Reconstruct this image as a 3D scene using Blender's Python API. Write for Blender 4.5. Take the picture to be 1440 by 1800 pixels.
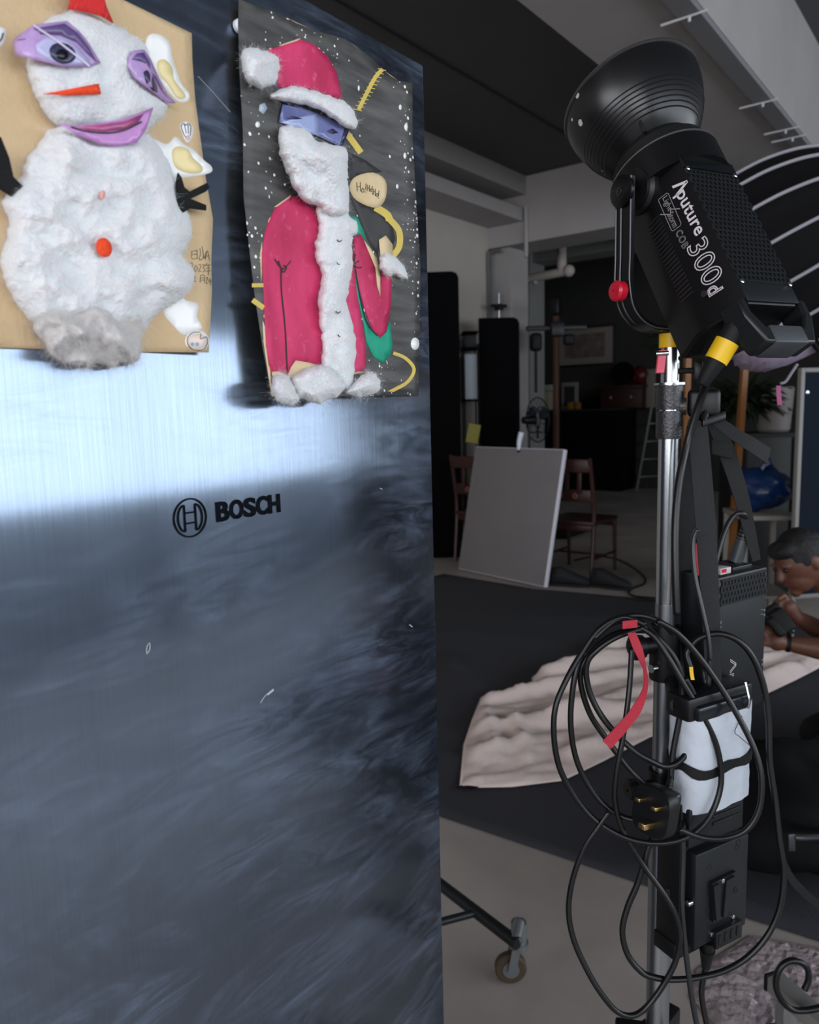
import bpy, bmesh, math, random
import numpy as np
from mathutils import Vector, Matrix, noise
from mathutils.geometry import delaunay_2d_cdt

for _o in list(bpy.data.objects):
    bpy.data.objects.remove(_o)
SC = bpy.context.scene
COL = SC.collection
RND = random.Random(7)

# ---------------------------------------------------------------- camera
YAW, PIT, ROL, FPX = math.radians(38.3), math.radians(7.7), math.radians(1.5), 1331.0
EYE = Vector((0, 0, 1.45))
_fw0 = Vector((-math.sin(YAW), math.cos(YAW), 0)); _r0 = Vector((math.cos(YAW), math.sin(YAW), 0)); ZUP = Vector((0, 0, 1))
FWD = _fw0 * math.cos(PIT) - ZUP * math.sin(PIT)
_u0 = ZUP * math.cos(PIT) + _fw0 * math.sin(PIT)
RGT = _r0 * math.cos(ROL) - _u0 * math.sin(ROL)
UPV = _u0 * math.cos(ROL) + _r0 * math.sin(ROL)
cam_d = bpy.data.cameras.new('camera'); cam = bpy.data.objects.new('camera', cam_d); COL.objects.link(cam)
cam_d.sensor_fit = 'HORIZONTAL'; cam_d.sensor_width = 36.0; cam_d.lens = FPX / 1440 * 36
cam_d.clip_start = 0.02; cam_d.clip_end = 100
cam_d.dof.use_dof = True; cam_d.dof.focus_distance = 0.86; cam_d.dof.aperture_fstop = 10.5
cam.matrix_world = Matrix(((RGT.x, UPV.x, -FWD.x, EYE.x), (RGT.y, UPV.y, -FWD.y, EYE.y), (RGT.z, UPV.z, -FWD.z, EYE.z), (0, 0, 0, 1)))
SC.camera = cam

# ---------------------------------------------------------------- view, world, daylight through the right windows, added fill from behind
SC.view_settings.view_transform = 'Standard'; SC.view_settings.look = 'None'
SC.view_settings.exposure = 0.0; SC.view_settings.gamma = 1.0; SC.view_settings.use_curve_mapping = False
W = bpy.data.worlds.new('world'); SC.world = W; W.use_nodes = True
W.node_tree.nodes['Background'].inputs[0].default_value = (0.72, 0.84, 1.0, 1); W.node_tree.nodes['Background'].inputs[1].default_value = 1.0
WIN_R_X, WIN_R = 4.6, [(-3.8, -0.45), (-0.35, 3.0), (3.1, 6.4), (6.5, 8.7)]      # right wall windows (y ranges)
WIN_Z = (1.28, 3.18)
FILL_WIN_Y, WIN_F = -4.2, [(-3.4, -0.3), (0.2, 3.6)]                    # window openings added unseen behind the camera to fill the room (x ranges)
L_RIGHT, L_FILL = 5.0, 8.2  # radiance of the right windows and of the added fill


def area(name, loc, rot, sx, sy, radiance, col):
    d = bpy.data.lights.new(name, 'AREA'); d.shape = 'RECTANGLE'; d.size = sx; d.size_y = sy
    d.energy = radiance * sx * sy * math.pi; d.color = col
    o = bpy.data.objects.new(name, d); COL.objects.link(o); o.location = loc; o.rotation_euler = rot
    return o


for y0, y1 in WIN_R:
    area('window_daylight', (WIN_R_X + .16, (y0 + y1) / 2, sum(WIN_Z) / 2), (0, math.radians(90), 0), WIN_Z[1] - WIN_Z[0], y1 - y0, L_RIGHT, (.86, .93, 1.0))
for x0, x1 in WIN_F:
    area('window_daylight', ((x0 + x1) / 2, FILL_WIN_Y - .16, sum(WIN_Z) / 2), (math.radians(90), 0, 0), x1 - x0, WIN_Z[1] - WIN_Z[0], L_FILL, (.97, .97, 1.0))  # added fill light, set in invented openings behind the camera


# ---------------------------------------------------------------- projecting helpers (photo pixel + real distance -> point)
def ray(x, y): return FWD + RGT * ((x - 720) / FPX) - UPV * ((y - 900) / FPX)
def dep(x, y, d): return EYE + ray(x, y) * d
def onz(x, y, h=0.0): v = ray(x, y); return EYE + v * ((h - EYE.z) / v.z)
def onx(x, y, h): v = ray(x, y); return EYE + v * ((h - EYE.x) / v.x)
def ony(x, y, h): v = ray(x, y); return EYE + v * ((h - EYE.y) / v.y)
def cdir(r, u, f): return (RGT * r + UPV * u + FWD * f).normalized()


# ---------------------------------------------------------------- materials
def lin(c):
    if isinstance(c, str):
        c = tuple(int(c[i:i + 2], 16) for i in (1, 3, 5))
    return tuple((v / 255 / 12.92) if v / 255 <= .04045 else ((v / 255 + .055) / 1.055) ** 2.4 for v in c[:3]) + (1,)


class NT:
    def __init__(s, m): s.t = m.node_tree; s.n = s.t.nodes; s.b = s.n['Principled BSDF']
    def add(s, typ, **kw):
        nd = s.n.new(typ)
        for k, v in kw.items():
            if k in nd.inputs: nd.inputs[k].default_value = v
            else: setattr(nd, k, v)
        return nd
    def link(s, a, b): s.t.links.new(a, b)
    def coords(s, scale=(1, 1, 1)):
        tc = s.add('ShaderNodeTexCoord'); mp = s.add('ShaderNodeMapping'); mp.inputs['Scale'].default_value = scale
        s.link(tc.outputs['Object'], mp.inputs['Vector']); return mp.outputs[0]
    def ramp(s, fac, stops):
        r = s.add('ShaderNodeValToRGB'); e = r.color_ramp.elements
        while len(e) < len(stops): e.new(.5)
        for i, (p, c) in enumerate(stops): e[i].position = p; e[i].color = c
        s.link(fac, r.inputs[0]); return r.outputs[0]
    def mix(s, fac, a, b, blend='MIX'):
        m = s.add('ShaderNodeMix', data_type='RGBA', blend_type=blend)
        for sock, v in ((m.inputs[0], fac), (m.inputs[6], a), (m.inputs[7], b)):
            if hasattr(v, 'links'): s.link(v, sock)
            else: sock.default_value = v
        return m.outputs[2]
    def math(s, op, a, b=0.0):
        m = s.add('ShaderNodeMath', operation=op)
        for sock, v in ((m.inputs[0], a), (m.inputs[1], b)):
            if hasattr(v, 'links'): s.link(v, sock)
            else: sock.default_value = v
        return m.outputs[0]


MATS = {}
def M(name, col, rough=.6, metal=0.0, var=None, bump=None, spec=.5, **kw):
    """var=(scale, colour2, [contrast]) mottling, bump=(scale, strength[, stretch])"""
    if name in MATS: return MATS[name]
    m = bpy.data.materials.new(name); m.use_nodes = True; t = NT(m); b = t.b
    c = lin(col); b.inputs['Base Color'].default_value = c; b.inputs['Roughness'].default_value = rough
    b.inputs['Metallic'].default_value = metal; b.inputs['Specular IOR Level'].default_value = spec
    for k, v in kw.items(): b.inputs[k.replace('_', ' ')].default_value = v
    if var:
        nz = t.add('ShaderNodeTexNoise', Scale=var[0], Detail=5.0, Roughness=.6); t.link(t.coords(var[3] if len(var) > 3 else (1, 1, 1)), nz.inputs['Vector'])
        k = var[2] if len(var) > 2 else .2
        t.link(t.ramp(nz.outputs['Fac'], [(.5 - k, c), (.5 + k, lin(var[1]))]), b.inputs['Base Color'])
    if bump:
        nz = t.add('ShaderNodeTexNoise', Scale=bump[0], Detail=4.0); t.link(t.coords(bump[2] if len(bump) > 2 else (1, 1, 1)), nz.inputs['Vector'])
        bp = t.add('ShaderNodeBump', Strength=bump[1], Distance=.01); t.link(nz.outputs['Fac'], bp.inputs['Height']); t.link(bp.outputs[0], b.inputs['Normal'])
    MATS[name] = m
    return m


# ---------------------------------------------------------------- objects
def thing(name, label, cat, loc=(0, 0, 0), group=None, rz=0.0):
    o = bpy.data.objects.new(name, None); COL.objects.link(o); o.location = loc; o.rotation_euler = (0, 0, rz)
    o.empty_display_size = .05
    return tag(o, label, cat, group)


def tag(o, label, cat, group=None):
    o['label'] = label; o['category'] = cat
    if group: o['group'] = group
    return o


def root_of(o):
    while o.parent: o = o.parent
    return o


def link_mesh(name, me, mat, parent=None, smooth=35, kind=None, label=None, local=False):
    o = bpy.data.objects.new(name, me); COL.objects.link(o)
    if parent is not None:
        o.parent = parent
        if not local:
            me.transform(Matrix.Translation(-root_of(parent).location))
    if mat is not None and not me.materials: me.materials.append(mat)
    if smooth:
        me.shade_smooth()
        if smooth < 180: me.set_sharp_from_angle(angle=math.radians(smooth))
    if kind: o['kind'] = kind
    if label: o['label'] = label
    return o


class MB:
    """collects shapes of ONE part"""
    def __init__(s): s.bm = bmesh.new()
    def _xf(s, vs, mat):
        if mat is not None: bmesh.ops.transform(s.bm, matrix=mat, verts=vs)
    def box(s, c, size, mat=None, bevel=0.0, seg=2):
        r = bmesh.ops.create_cube(s.bm, size=1.0); vs = r['verts']
        bmesh.ops.scale(s.bm, vec=Vector(size), verts=vs)
        if bevel:
            es = list({e for v in vs for e in v.link_edges})
            nb = bmesh.ops.bevel(s.bm, geom=es, offset=bevel, segments=seg, affect='EDGES', profile=.5)
            vs = list({v for f in nb['faces'] for v in f.verts} | {v for v in vs if v.is_valid})
        bmesh.ops.translate(s.bm, vec=Vector(c), verts=vs)
        s._xf(vs, mat); return s
    def cyl(s, p0, p1, r0, r1=None, seg=24, caps=True):
        p0, p1 = Vector(p0), Vector(p1); r1 = r0 if r1 is None else r1
        return s.tube([p0, p1], [r0, r1], seg, caps, smooth=False)
    def tube(s, pts, rad, seg=8, caps=True, smooth=True, n=6):
        pts = [Vector(p) for p in pts]
        if smooth and len(pts) > 2: pts, rr = spline(pts, n), None
        else: rr = rad if isinstance(rad, (list, tuple)) else None
        if rr is None:
            if isinstance(rad, (list, tuple)):
                k = len(rad) - 1; m = len(pts) - 1
                rr = []
                for i in range(len(pts)):
                    f = i / m * k; j = min(int(f), k - 1); rr.append(rad[j] * (1 - f + j) + rad[j + 1] * (f - j))
            else: rr = [rad] * len(pts)
        rings = []; prev = None
        for i, p in enumerate(pts):
            t = (pts[min(i + 1, len(pts) - 1)] - pts[max(i - 1, 0)]).normalized()
            if prev is None:
                a = t.cross(ZUP) if abs(t.z) < .9 else t.cross(Vector((1, 0, 0)))
            else: a = prev - t * prev.dot(t)
            if a.length < 1e-6: a = t.orthogonal()
            a.normalize(); prev = a; b = t.cross(a)
            rings.append([s.bm.verts.new(p + (a * math.cos(2 * math.pi * k / seg) + b * math.sin(2 * math.pi * k / seg)) * rr[i]) for k in range(seg)])
        for A, B in zip(rings, rings[1:]):
            for k in range(seg): s.bm.faces.new((A[k], A[(k + 1) % seg], B[(k + 1) % seg], B[k]))
        if caps: s.bm.faces.new(rings[0][::-1]); s.bm.faces.new(rings[-1])
        return s
    def lathe(s, o, axis, prof, seg=48, caps=False):
        """prof = [(distance along axis, radius)]"""
        o = Vector(o); ax = Vector(axis).normalized(); a = ax.orthogonal().normalized(); b = ax.cross(a)
        rings = [[s.bm.verts.new(o + ax * h + (a * math.cos(2 * math.pi * k / seg) + b * math.sin(2 * math.pi * k / seg)) * r) for k in range(seg)] for h, r in prof]
        for A, B in zip(rings, rings[1:]):
            for k in range(seg): s.bm.faces.new((A[k], A[(k + 1) % seg], B[(k + 1) % seg], B[k]))
        if caps: s.bm.faces.new(rings[0][::-1]); s.bm.faces.new(rings[-1])
        return s
    def sphere(s, c, r, sc=(1, 1, 1), seg=20, mat=None):
        vs = bmesh.ops.create_uvsphere(s.bm, u_segments=seg, v_segments=max(6, seg // 2), radius=r)['verts']
        bmesh.ops.scale(s.bm, vec=Vector(sc), verts=vs)
        if mat is not None: s._xf(vs, mat)
        bmesh.ops.translate(s.bm, vec=Vector(c), verts=vs); return s
    def prism(s, pts, vec):
        """planar polygon extruded by vec"""
        A = [s.bm.verts.new(Vector(p)) for p in pts]; B = [s.bm.verts.new(Vector(p) + Vector(vec)) for p in pts]
        n = len(A)
        s.bm.faces.new(A[::-1]); s.bm.faces.new(B)
        for k in range(n): s.bm.faces.new((A[k], A[(k + 1) % n], B[(k + 1) % n], B[k]))
        return s
    def ribbon(s, pts, wdir, width, th=.0015, n=5):
        """flat strap along a path; wdir vector (or list), width number (or list)"""
        k = len(pts); wd = [Vector(w).normalized() for w in (wdir if isinstance(wdir, list) else [wdir] * k)]
        ws = width if isinstance(width, (list, tuple)) else [width] * k
        P = spline([Vector(p) for p in pts], n) if k > 2 else [Vector(p) for p in pts]
        m = len(P) - 1; rows = []
        for i, p in enumerate(P):
            f = i / m * (k - 1); j = min(int(f), k - 2); f -= j
            d = (wd[j] * (1 - f) + wd[j + 1] * f).normalized(); w = ws[j] * (1 - f) + ws[j + 1] * f
            t = (P[min(i + 1, m)] - P[max(i - 1, 0)]).normalized(); nn = t.cross(d).normalized() * th / 2
            rows.append([s.bm.verts.new(q) for q in (p - d * w / 2 - nn, p + d * w / 2 - nn, p + d * w / 2 + nn, p - d * w / 2 + nn)])
        for A, B in zip(rows, rows[1:]):
            for q in range(4): s.bm.faces.new((A[q], A[(q + 1) % 4], B[(q + 1) % 4], B[q]))
        s.bm.faces.new(rows[0][::-1]); s.bm.faces.new(rows[-1]); return s
    def build(s, name, mat, parent=None, smooth=35, **kw):
        bmesh.ops.recalc_face_normals(s.bm, faces=s.bm.faces)
        me = bpy.data.meshes.new(name); s.bm.to_mesh(me); s.bm.free()
        return link_mesh(name, me, mat, parent, smooth, **kw)


def spline(P, n=6, closed=False):
    out = []; k = len(P)
    rng = range(k if closed else k - 1)
    for i in rng:
        if closed: p0, p1, p2, p3 = P[i - 1], P[i], P[(i + 1) % k], P[(i + 2) % k]
        else: p0, p1, p2, p3 = P[max(i - 1, 0)], P[i], P[i + 1], P[min(i + 2, k - 1)]
        for j in range(n):
            t = j / n
            out.append(.5 * ((2 * p1) + (p2 - p0) * t + (2 * p0 - 5 * p1 + 4 * p2 - p3) * t * t + (3 * p1 - p0 - 3 * p2 + p3) * t ** 3))
    if not closed: out.append(P[-1])
    return out


def frame(o, ex, ey, ez):
    return Matrix(((ex.x, ey.x, ez.x, o.x), (ex.y, ey.y, ez.y, o.y), (ex.z, ey.z, ez.z, o.z), (0, 0, 0, 1)))


def copy_tree(o, parent=None):
    c = o.copy(); COL.objects.link(c); c.parent = parent
    for ch in list(o.children): copy_tree(ch, c)
    return c


def text_mesh(txt, size=1.0, bold=0.0, outline=None, space=1.0, shear=0.0, xscale=1.0):
    """mesh of flat lettering in its own x/y plane, left baseline at the origin"""
    cu = bpy.data.curves.new('lettering', 'FONT'); cu.body = txt; cu.size = size; cu.space_character = space; cu.shear = shear
    cu.resolution_u = 4
    if outline: cu.fill_mode = 'NONE'; cu.bevel_depth = outline; cu.bevel_resolution = 0; cu.offset = bold
    else: cu.offset = bold
    o = bpy.data.objects.new('lettering', cu); COL.objects.link(o)
    bpy.context.view_layer.update()
    me = bpy.data.meshes.new_from_object(o.evaluated_get(bpy.context.evaluated_depsgraph_get()))
    bpy.data.objects.remove(o); bpy.data.curves.remove(cu)
    if xscale != 1: me.transform(Matrix.Diagonal((xscale, 1, 1, 1)))
    return me


def bounds(me):
    a = np.empty(len(me.vertices) * 3); me.vertices.foreach_get('co', a); a = a.reshape(-1, 3)
    return a.min(0), a.max(0)


def fit_text(me, w, h, M4):
    """scale lettering to w x h and place it with M4 (x right, y up, z out)"""
    lo, hi = bounds(me)
    me.transform(Matrix.Translation((-lo[0], -lo[1], 0))); me.transform(Matrix.Diagonal((w / (hi[0] - lo[0]), h / (hi[1] - lo[1]), .0006 / max(hi[2] - lo[2], .0006), 1)))
    me.transform(M4); me.materials.clear(); return me

# ================================================================ SETTING
m_floor = M('floor_concrete', '#b1a8a1', .48, var=(1.3, '#968d87', .22), bump=(30, .08))
m_wall = M('wall_white', '#aca49d', .85, var=(1.1, '#a29a93', .25))
m_beam = M('beam_white', '#a09b9a', .85, var=(1.6, '#928e8d', .25))
m_ceil = M('ceiling_grey', '#525254', .9, var=(.9, '#48484b', .25))
m_dark = M('wall_dark_grey', '#2c2b28', .9, var=(.9, '#252421', .25))
m_far = M('far_beam', '#8c8c88', .85)
XL, YB, YE, H, HB = -4.70, 7.50, 12.70, 3.89, 3.21   # left wall, cross beam, end wall, ceiling, beam underside


def struct(name, mb, mat, smooth=0):
    o = mb.build(name, mat, None, smooth); o['kind'] = 'structure'; return o


def span(a, b): return [(p + q) / 2 for p, q in zip(a, b)], [abs(q - p) for p, q in zip(a, b)]
def bx(mb, a, b, bevel=0.0): c, sz = span(a, b); return mb.box(c, sz, bevel=bevel)


# floor with faint stains and worn gloss
fm = m_floor; t = NT(fm)
nz = t.add('ShaderNodeTexNoise', Scale=2.2, Detail=6.0, Roughness=.65); t.link(t.coords(), nz.inputs['Vector'])
t.link(t.ramp(nz.outputs['Fac'], [(.35, (.30, .30, .30, 1)), (.7, (.62, .62, .62, 1))]), t.b.inputs['Roughness'])
struct('floor', bx(MB(), (-9.2, -4.3, -.1), (4.9, YE + .2, 0)), m_floor)
struct('ceiling', bx(MB(), (-9.2, -4.4, H), (4.9, YE + .2, H + .15)), m_ceil)
struct('wall_left', bx(MB(), (XL - .2, -4.3, 0), (XL, YB, H)), m_wall)
struct('wall_back', bx(MB(), (-9.2, YE, 0), (4.9, YE + .2, H)), m_dark)
struct('wall_side', bx(MB(), (-9.2, YB, 0), (-9.0, YE, H)), m_dark)
struct('wall_divider', bx(MB(), (-9.2, YB, 0), (XL - .2, YB + .2, H)), m_dark)


def window_wall(name, horizontal, fixed, wins, lo, hi, first):
    mb = MB()
    def put(a0, a1, z0, z1):
        if horizontal: bx(mb, (a0, fixed - .2, z0), (a1, fixed, z1))
        else: bx(mb, (fixed, a0, z0), (fixed + .2, a1, z1))
    put(lo, hi, 0, WIN_Z[0]); put(lo, hi, WIN_Z[1], H)
    edges = [lo] + [v for w in wins for v in w] + [hi]
    for i in range(0, len(edges), 2): put(edges[i], edges[i + 1], WIN_Z[0], WIN_Z[1])
    struct(name, mb, m_wall2)
    for i, (a0, a1) in enumerate(wins):
        fr = MB()
        def bar(b0, b1, z0, z1):
            if horizontal: bx(fr, (b0, fixed - .12, z0), (b1, fixed - .06, z1))
            else: bx(fr, (fixed + .06, b0, z0), (fixed + .12, b1, z1))
        n = 3
        for k in range(n + 1):
            c = a0 + (a1 - a0) * k / n; bar(max(a0, c - .025), min(a1, c + .025), WIN_Z[0], WIN_Z[1])
        for z0 in (WIN_Z[0], WIN_Z[1] - .05): bar(a0, a1, z0, z0 + .05)
        struct('window_%d' % (first + i), fr, M('window_frame', '#c8c8c8', .5))


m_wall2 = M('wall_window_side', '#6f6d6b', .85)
window_wall('wall_right', False, WIN_R_X, WIN_R, -4.3, YE, 1)
window_wall('wall_front', True, FILL_WIN_Y, WIN_F, -9.2, 4.9, 5)  # unseen wall; its two windows are made up to carry the fill light

# beams, ledge and columns
XA, XC = -1.197, -1.80
struct('trim_1', bx(MB(), (XC, -4.2, HB), (XA, YB + .02, H + .02)), m_beam)                     # long beam over the lamp
struct('trim_2', bx(MB(), (XL, YB, HB), (4.7, YB + .55, H + .02)), m_beam)                        # cross beam
x_up = ony(925, 310, YB).x
struct('trim_3', bx(MB(), (XL - .01, -4.2, 3.42 + .28), (x_up, YB + .01, H + .02)), m_beam)               # beam along the left wall
lc = ony(921, 383, YB)
struct('trim_4', bx(MB(), (XL - .01, -4.2, 3.43), (lc.x, YB - .01, 3.56)), m_beam)                # ledge below it
pa, pb = ony(862, 470, YB + .1).x, ony(897, 470, YB + .1).x
struct('trim_5', bx(MB(), (pa, YB + .1, 0), (pb, YB + .5, HB + .01)), m_beam)                     # corner column
p2a, p2b = ony(897, 520, 10.0).x, ony(931, 520, 10.0).x
struct('trim_6', bx(MB(), (p2a - .5, 10.0, 0), (p2b, 10.45, H)), m_far)                      # column further back
b2 = ony(1000, 452, 10.1).z
struct('trim_7', bx(MB(), (p2b - .01, 10.1, b2), (4.6, 10.5, H + .02)), m_far)                     # beam further back
struct('trim_8', bx(MB(), (-3.6, YB + .5, HB + .25), (-3.0, 10.2, H + .02)), m_beam)                # short beam between them

# service strip with hangers under the long beam
m_metal_grey = M('strip_grey', '#77777a', .6)
st = thing('cable_tray', 'narrow grey cable strip under the edge of the long ceiling beam', 'cable tray', ((XA + XA - .1) / 2, 3.0, HB - .03))
bx(MB(), (XA - .10, -4.0, HB - .028), (XA - .004, YB, HB - .0005)).build('tray', m_metal_grey, st)
for (x, y) in ((1213, 27), (1340, 180), (1378, 228), (1400, 240), (1420, 270)):
    p = onz(x, y, HB - .028)
    mb = MB(); mb.cyl((XA - .18, p.y, HB - .03), (XA + .03, p.y, HB - .03), .006, seg=8); mb.cyl((XA - .05, p.y, HB - .034), (XA - .05, p.y, HB - .055), .007, seg=8)
    mb.build('hanger', M('hanger_white', '#b5b5b8', .5), st)
cd = MB(); cd.cyl((-3.32, -4.0, H - .016), (-3.32, YB - .02, H - .016), .014, seg=10)
tag(cd.build('ceiling_conduit', m_ceil, None), 'thin grey conduit running along the dark ceiling slab', 'conduit')
vp = ony(922, 420, YB - .02)
mb = MB(); mb.cyl((vp.x + .02, YB - .02, 3.05), (vp.x + .02, YB - .02, 3.58), .022, seg=12)
tag(mb.build('wall_pipe', m_beam, None), 'short white vertical pipe in the corner below the ceiling', 'pipe')
mb = MB(); q0, q1 = ony(859, 448, YB - .05), ony(859, 760, YB - .05)
mb.tube([ony(880, 440, YB - .05), ony(866, 442, YB - .05), ony(859, 452, YB - .05), (q0.x, q0.y, 2.6), (q0.x, q0.y, 0)], .016, 8)
tag(mb.build('corner_conduit', M('conduit_dark', '#5a5a58', .6), None), 'dark conduit bending down the column in the white corner', 'conduit')
# white pipe arm hanging from the far beam
ar = thing('pipe_arm', 'white pipe arm with round end hanging below the far beam', 'pipe', ony(950, 486, 9.0))
MB().tube([ony(893, 497, 9.0), ony(1000, 476, 9.0)], .055, 14, smooth=False).build('pipe', m_wall, ar)
MB().tube([ony(988, 478, 9.0), Vector((ony(986, 440, 9.0).x, 9.0, H))], .06, 14, smooth=False).build('drop_pipe', m_wall, ar)
MB().sphere(ony(1000, 476, 9.0), .075).build('end_cap', m_wall, ar)
MB().tube([ony(940, 488, 9.0), ony(941, 500, 9.0)], .03, 10, smooth=False).build('knob', m_wall, ar)

# ================================================================ REFRIGERATOR
XF = dep(745, 116, .80).x; YR = dep(745, 116, .80).y; ZT = 1.81
m_steel = bpy.data.materials.new('brushed_steel'); m_steel.use_nodes = True; t = NT(m_steel); b = t.b
b.inputs['Metallic'].default_value = 1.0
b.inputs['Anisotropic'].default_value = .9
tg = t.add('ShaderNodeTangent', direction_type='RADIAL', axis='Z'); t.link(tg.outputs[0], b.inputs['Tangent'])
gr = t.add('ShaderNodeTexNoise', Scale=1.0, Detail=3.0); t.link(t.coords((1, 1500, 14)), gr.inputs['Vector'])          # fine vertical grain
sm = t.add('ShaderNodeTexNoise', Scale=3.2, Detail=7.0, Roughness=.62, Distortion=1.4); t.link(t.coords((1, 1, 2.4)), sm.inputs['Vector'])   # wiped smears
sm2 = t.add('ShaderNodeTexNoise', Scale=9.0, Detail=6.0, Roughness=.7, Distortion=2.2)
mp = t.add('ShaderNodeMapping'); mp.inputs['Rotation'].default_value = (.35, 0, 0); mp.inputs['Scale'].default_value = (1, .8, 4.0)
tc = t.add('ShaderNodeTexCoord'); t.link(tc.outputs['Object'], mp.inputs[0]); t.link(mp.outputs[0], sm2.inputs['Vector'])
smf = t.math('MULTIPLY', t.ramp(sm.outputs['Fac'], [(.42, (0, 0, 0, 1)), (.72, (1, 1, 1, 1))]), t.ramp(sm2.outputs['Fac'], [(.38, (0, 0, 0, 1)), (.70, (1, 1, 1, 1))]))
t.link(t.mix(gr.outputs['Fac'], lin('#626d7b'), lin('#8590a0')), b.inputs['Base Color'])
rg = t.math('ADD', t.math('MULTIPLY', gr.outputs['Fac'], .05), t.math('ADD', .125, t.math('MULTIPLY', smf, .14)))
t.link(rg, b.inputs['Roughness'])
bp = t.add('ShaderNodeBump', Strength=.07, Distance=.0006); t.link(gr.outputs['Fac'], bp.inputs['Height']); t.link(bp.outputs[0], b.inputs['Normal'])
# a thin greasy film where hands wiped the door
out = [n for n in t.n if n.type == 'OUTPUT_MATERIAL'][0]
df = t.add('ShaderNodeBsdfDiffuse'); df.inputs[0].default_value = lin('#94a5c2')
mxs = t.add('ShaderNodeMixShader'); t.link(t.math('ADD', .01, t.math('MULTIPLY', smf, .30)), mxs.inputs[0]); gl = t.add('ShaderNodeBsdfAnisotropic'); gl.inputs['Color'].default_value = lin('#788597'); gl.inputs['Roughness'].default_value = .26; gl.inputs['Anisotropy'].default_value = .6; t.link(tg.outputs[0], gl.inputs['Tangent'])
mx0 = t.add('ShaderNodeMixShader'); mx0.inputs[0].default_value = .25; t.link(b.outputs[0], mx0.inputs[1]); t.link(gl.outputs[0], mx0.inputs[2])
t.link(mx0.outputs[0], mxs.inputs[1]); t.link(df.outputs[0], mxs.inputs[2]); t.link(mxs.outputs[0], out.inputs[0])

fr = thing('refrigerator', 'tall stainless steel refrigerator with brushed door and black lettering badge', 'refrigerator', (XF - .33, YR - .30, 0))
bx(MB(), (XF - .66, YR - .60, .05), (XF - .055, YR - .004, ZT - .012), bevel=.004).build('body', M('fridge_side', '#6d7277', .45, .5), fr)
bx(MB(), (XF - .05, YR - .60, .70 - .05), (XF, YR, ZT), bevel=.0025).build('upper_door', m_steel, fr)
bx(MB(), (XF - .05, YR - .60, .08), (XF, YR, .64), bevel=.0025).build('lower_door', m_steel, fr)
bx(MB(), (XF - .054, YR - .595, .08), (XF - .048, YR - .008, ZT - .01)).build('door_gasket', M('gasket', '#2a2c2e', .7), fr)
for yy in (YR - .54, YR - .06):
    for xx in (XF - .60, XF - .12): MB().cyl((xx, yy, 0), (xx, yy, .06), .02, seg=12).build('foot', M('rubber', '#151515', .8), fr)
m_letter = M('badge_black', '#070b12', .8, spec=.1)
# badge lettering: each letter a thin raised plate
zb = 1.362; y0, y1 = .387, .457
wtot = y1 - y0; ws = [.19, .205, .19, .19, .19]; gap = (1 - sum(ws)) / 4; cy = y0
hgt = onx(478, 872, XF).z - onx(478, 901, XF).z + .002
for ch, w_ in zip('BOSCH', ws):
    me = text_mesh(ch, 1.0, bold=.035)
    fit_text(me, w_ * wtot, hgt, frame(Vector((XF + .0006, cy, zb)), Vector((0, 1, 0)), ZUP, Vector((1, 0, 0))))
    o = link_mesh('badge_letter', me, m_letter, fr, 0)
    sol = o.modifiers.new('plate', 'SOLIDIFY'); sol.thickness = .001; sol.offset = 0
    cy += (w_ + gap) * wtot
bc = onx(334, 910, XF); R_ = .0158
def ring2d(o, r0, r1, seg=48):
    mb = MB(); mb.lathe((XF + .0002, o.y, o.z), (1, 0, 0), [(0, r0), (.0008, r0), (.0008, r1), (0, r1)], seg); return mb
ring2d(bc, R_ - .0012, R_).build('badge_ring', m_letter, fr)
def bar2d(mb, pts, w):
    for (a, bq) in zip(pts, pts[1:]):
        a3 = Vector((XF + .0006, bc.y + a[0], bc.z + a[1])); b3 = Vector((XF + .0006, bc.y + bq[0], bc.z + bq[1])); mb.ribbon([a3, b3], (b3 - a3).cross(Vector((1, 0, 0))), w, .0008)
    return mb
mb = MB()
for s_ in (-1, 1):
    arc = [(s_ * (.0052 + .0062 * math.cos(a)), .0105 * math.sin(a)) for a in np.linspace(-math.pi / 2, math.pi / 2, 13)]
    bar2d(mb, arc + [arc[0]], .0013)
for z_ in (-.0042, .0042): bar2d(mb, [(-.0052, z_), (.0052, z_)], .0013)
mb.build('badge_armature', m_letter, fr)
# paint chips and scratches on the door
m_chip = M('chip', '#a9adb0', .7)
def chip(pts, w=.0008):
    P = [onx(x, y, XF + .0003) for x, y in pts]
    MB().ribbon(P, [(P[min(i + 1, len(P) - 1)] - P[max(i - 1, 0)]).cross(Vector((1, 0, 0))) for i in range(len(P))], w, .0004).build('scratch', m_chip, fr)
chip([(458, 1236), (464, 1226), (470, 1219)], .0007); chip([(470, 1221), (481, 1212)], .0022); chip([(258, 1150), (258, 1138), (263, 1130), (263, 1142), (258, 1150)], .0006)
chip([(720, 1098), (725, 1102)], .0010); chip([(348, 134), (372, 160), (405, 197)], .00028); chip([(668, 858), (672, 860)], .0007)

# ================================================================ CHILDREN'S PICTURES ON THE DOOR
def k1(*v): return [(v[i] * .36664, v[i + 1] * .36667) for i in range(0, len(v), 2)]           # snowman sheet
def k2(*v): return [(380 + v[i] * .40568, v[i + 1] * .40556) for i in range(0, len(v), 2)]      # santa sheet


def smooth_poly(P, n=5):
    V = [Vector((x, y, 0)) for x, y in P]
    return [(v.x, v.y) for v in spline(V, n, closed=True)]


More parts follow.
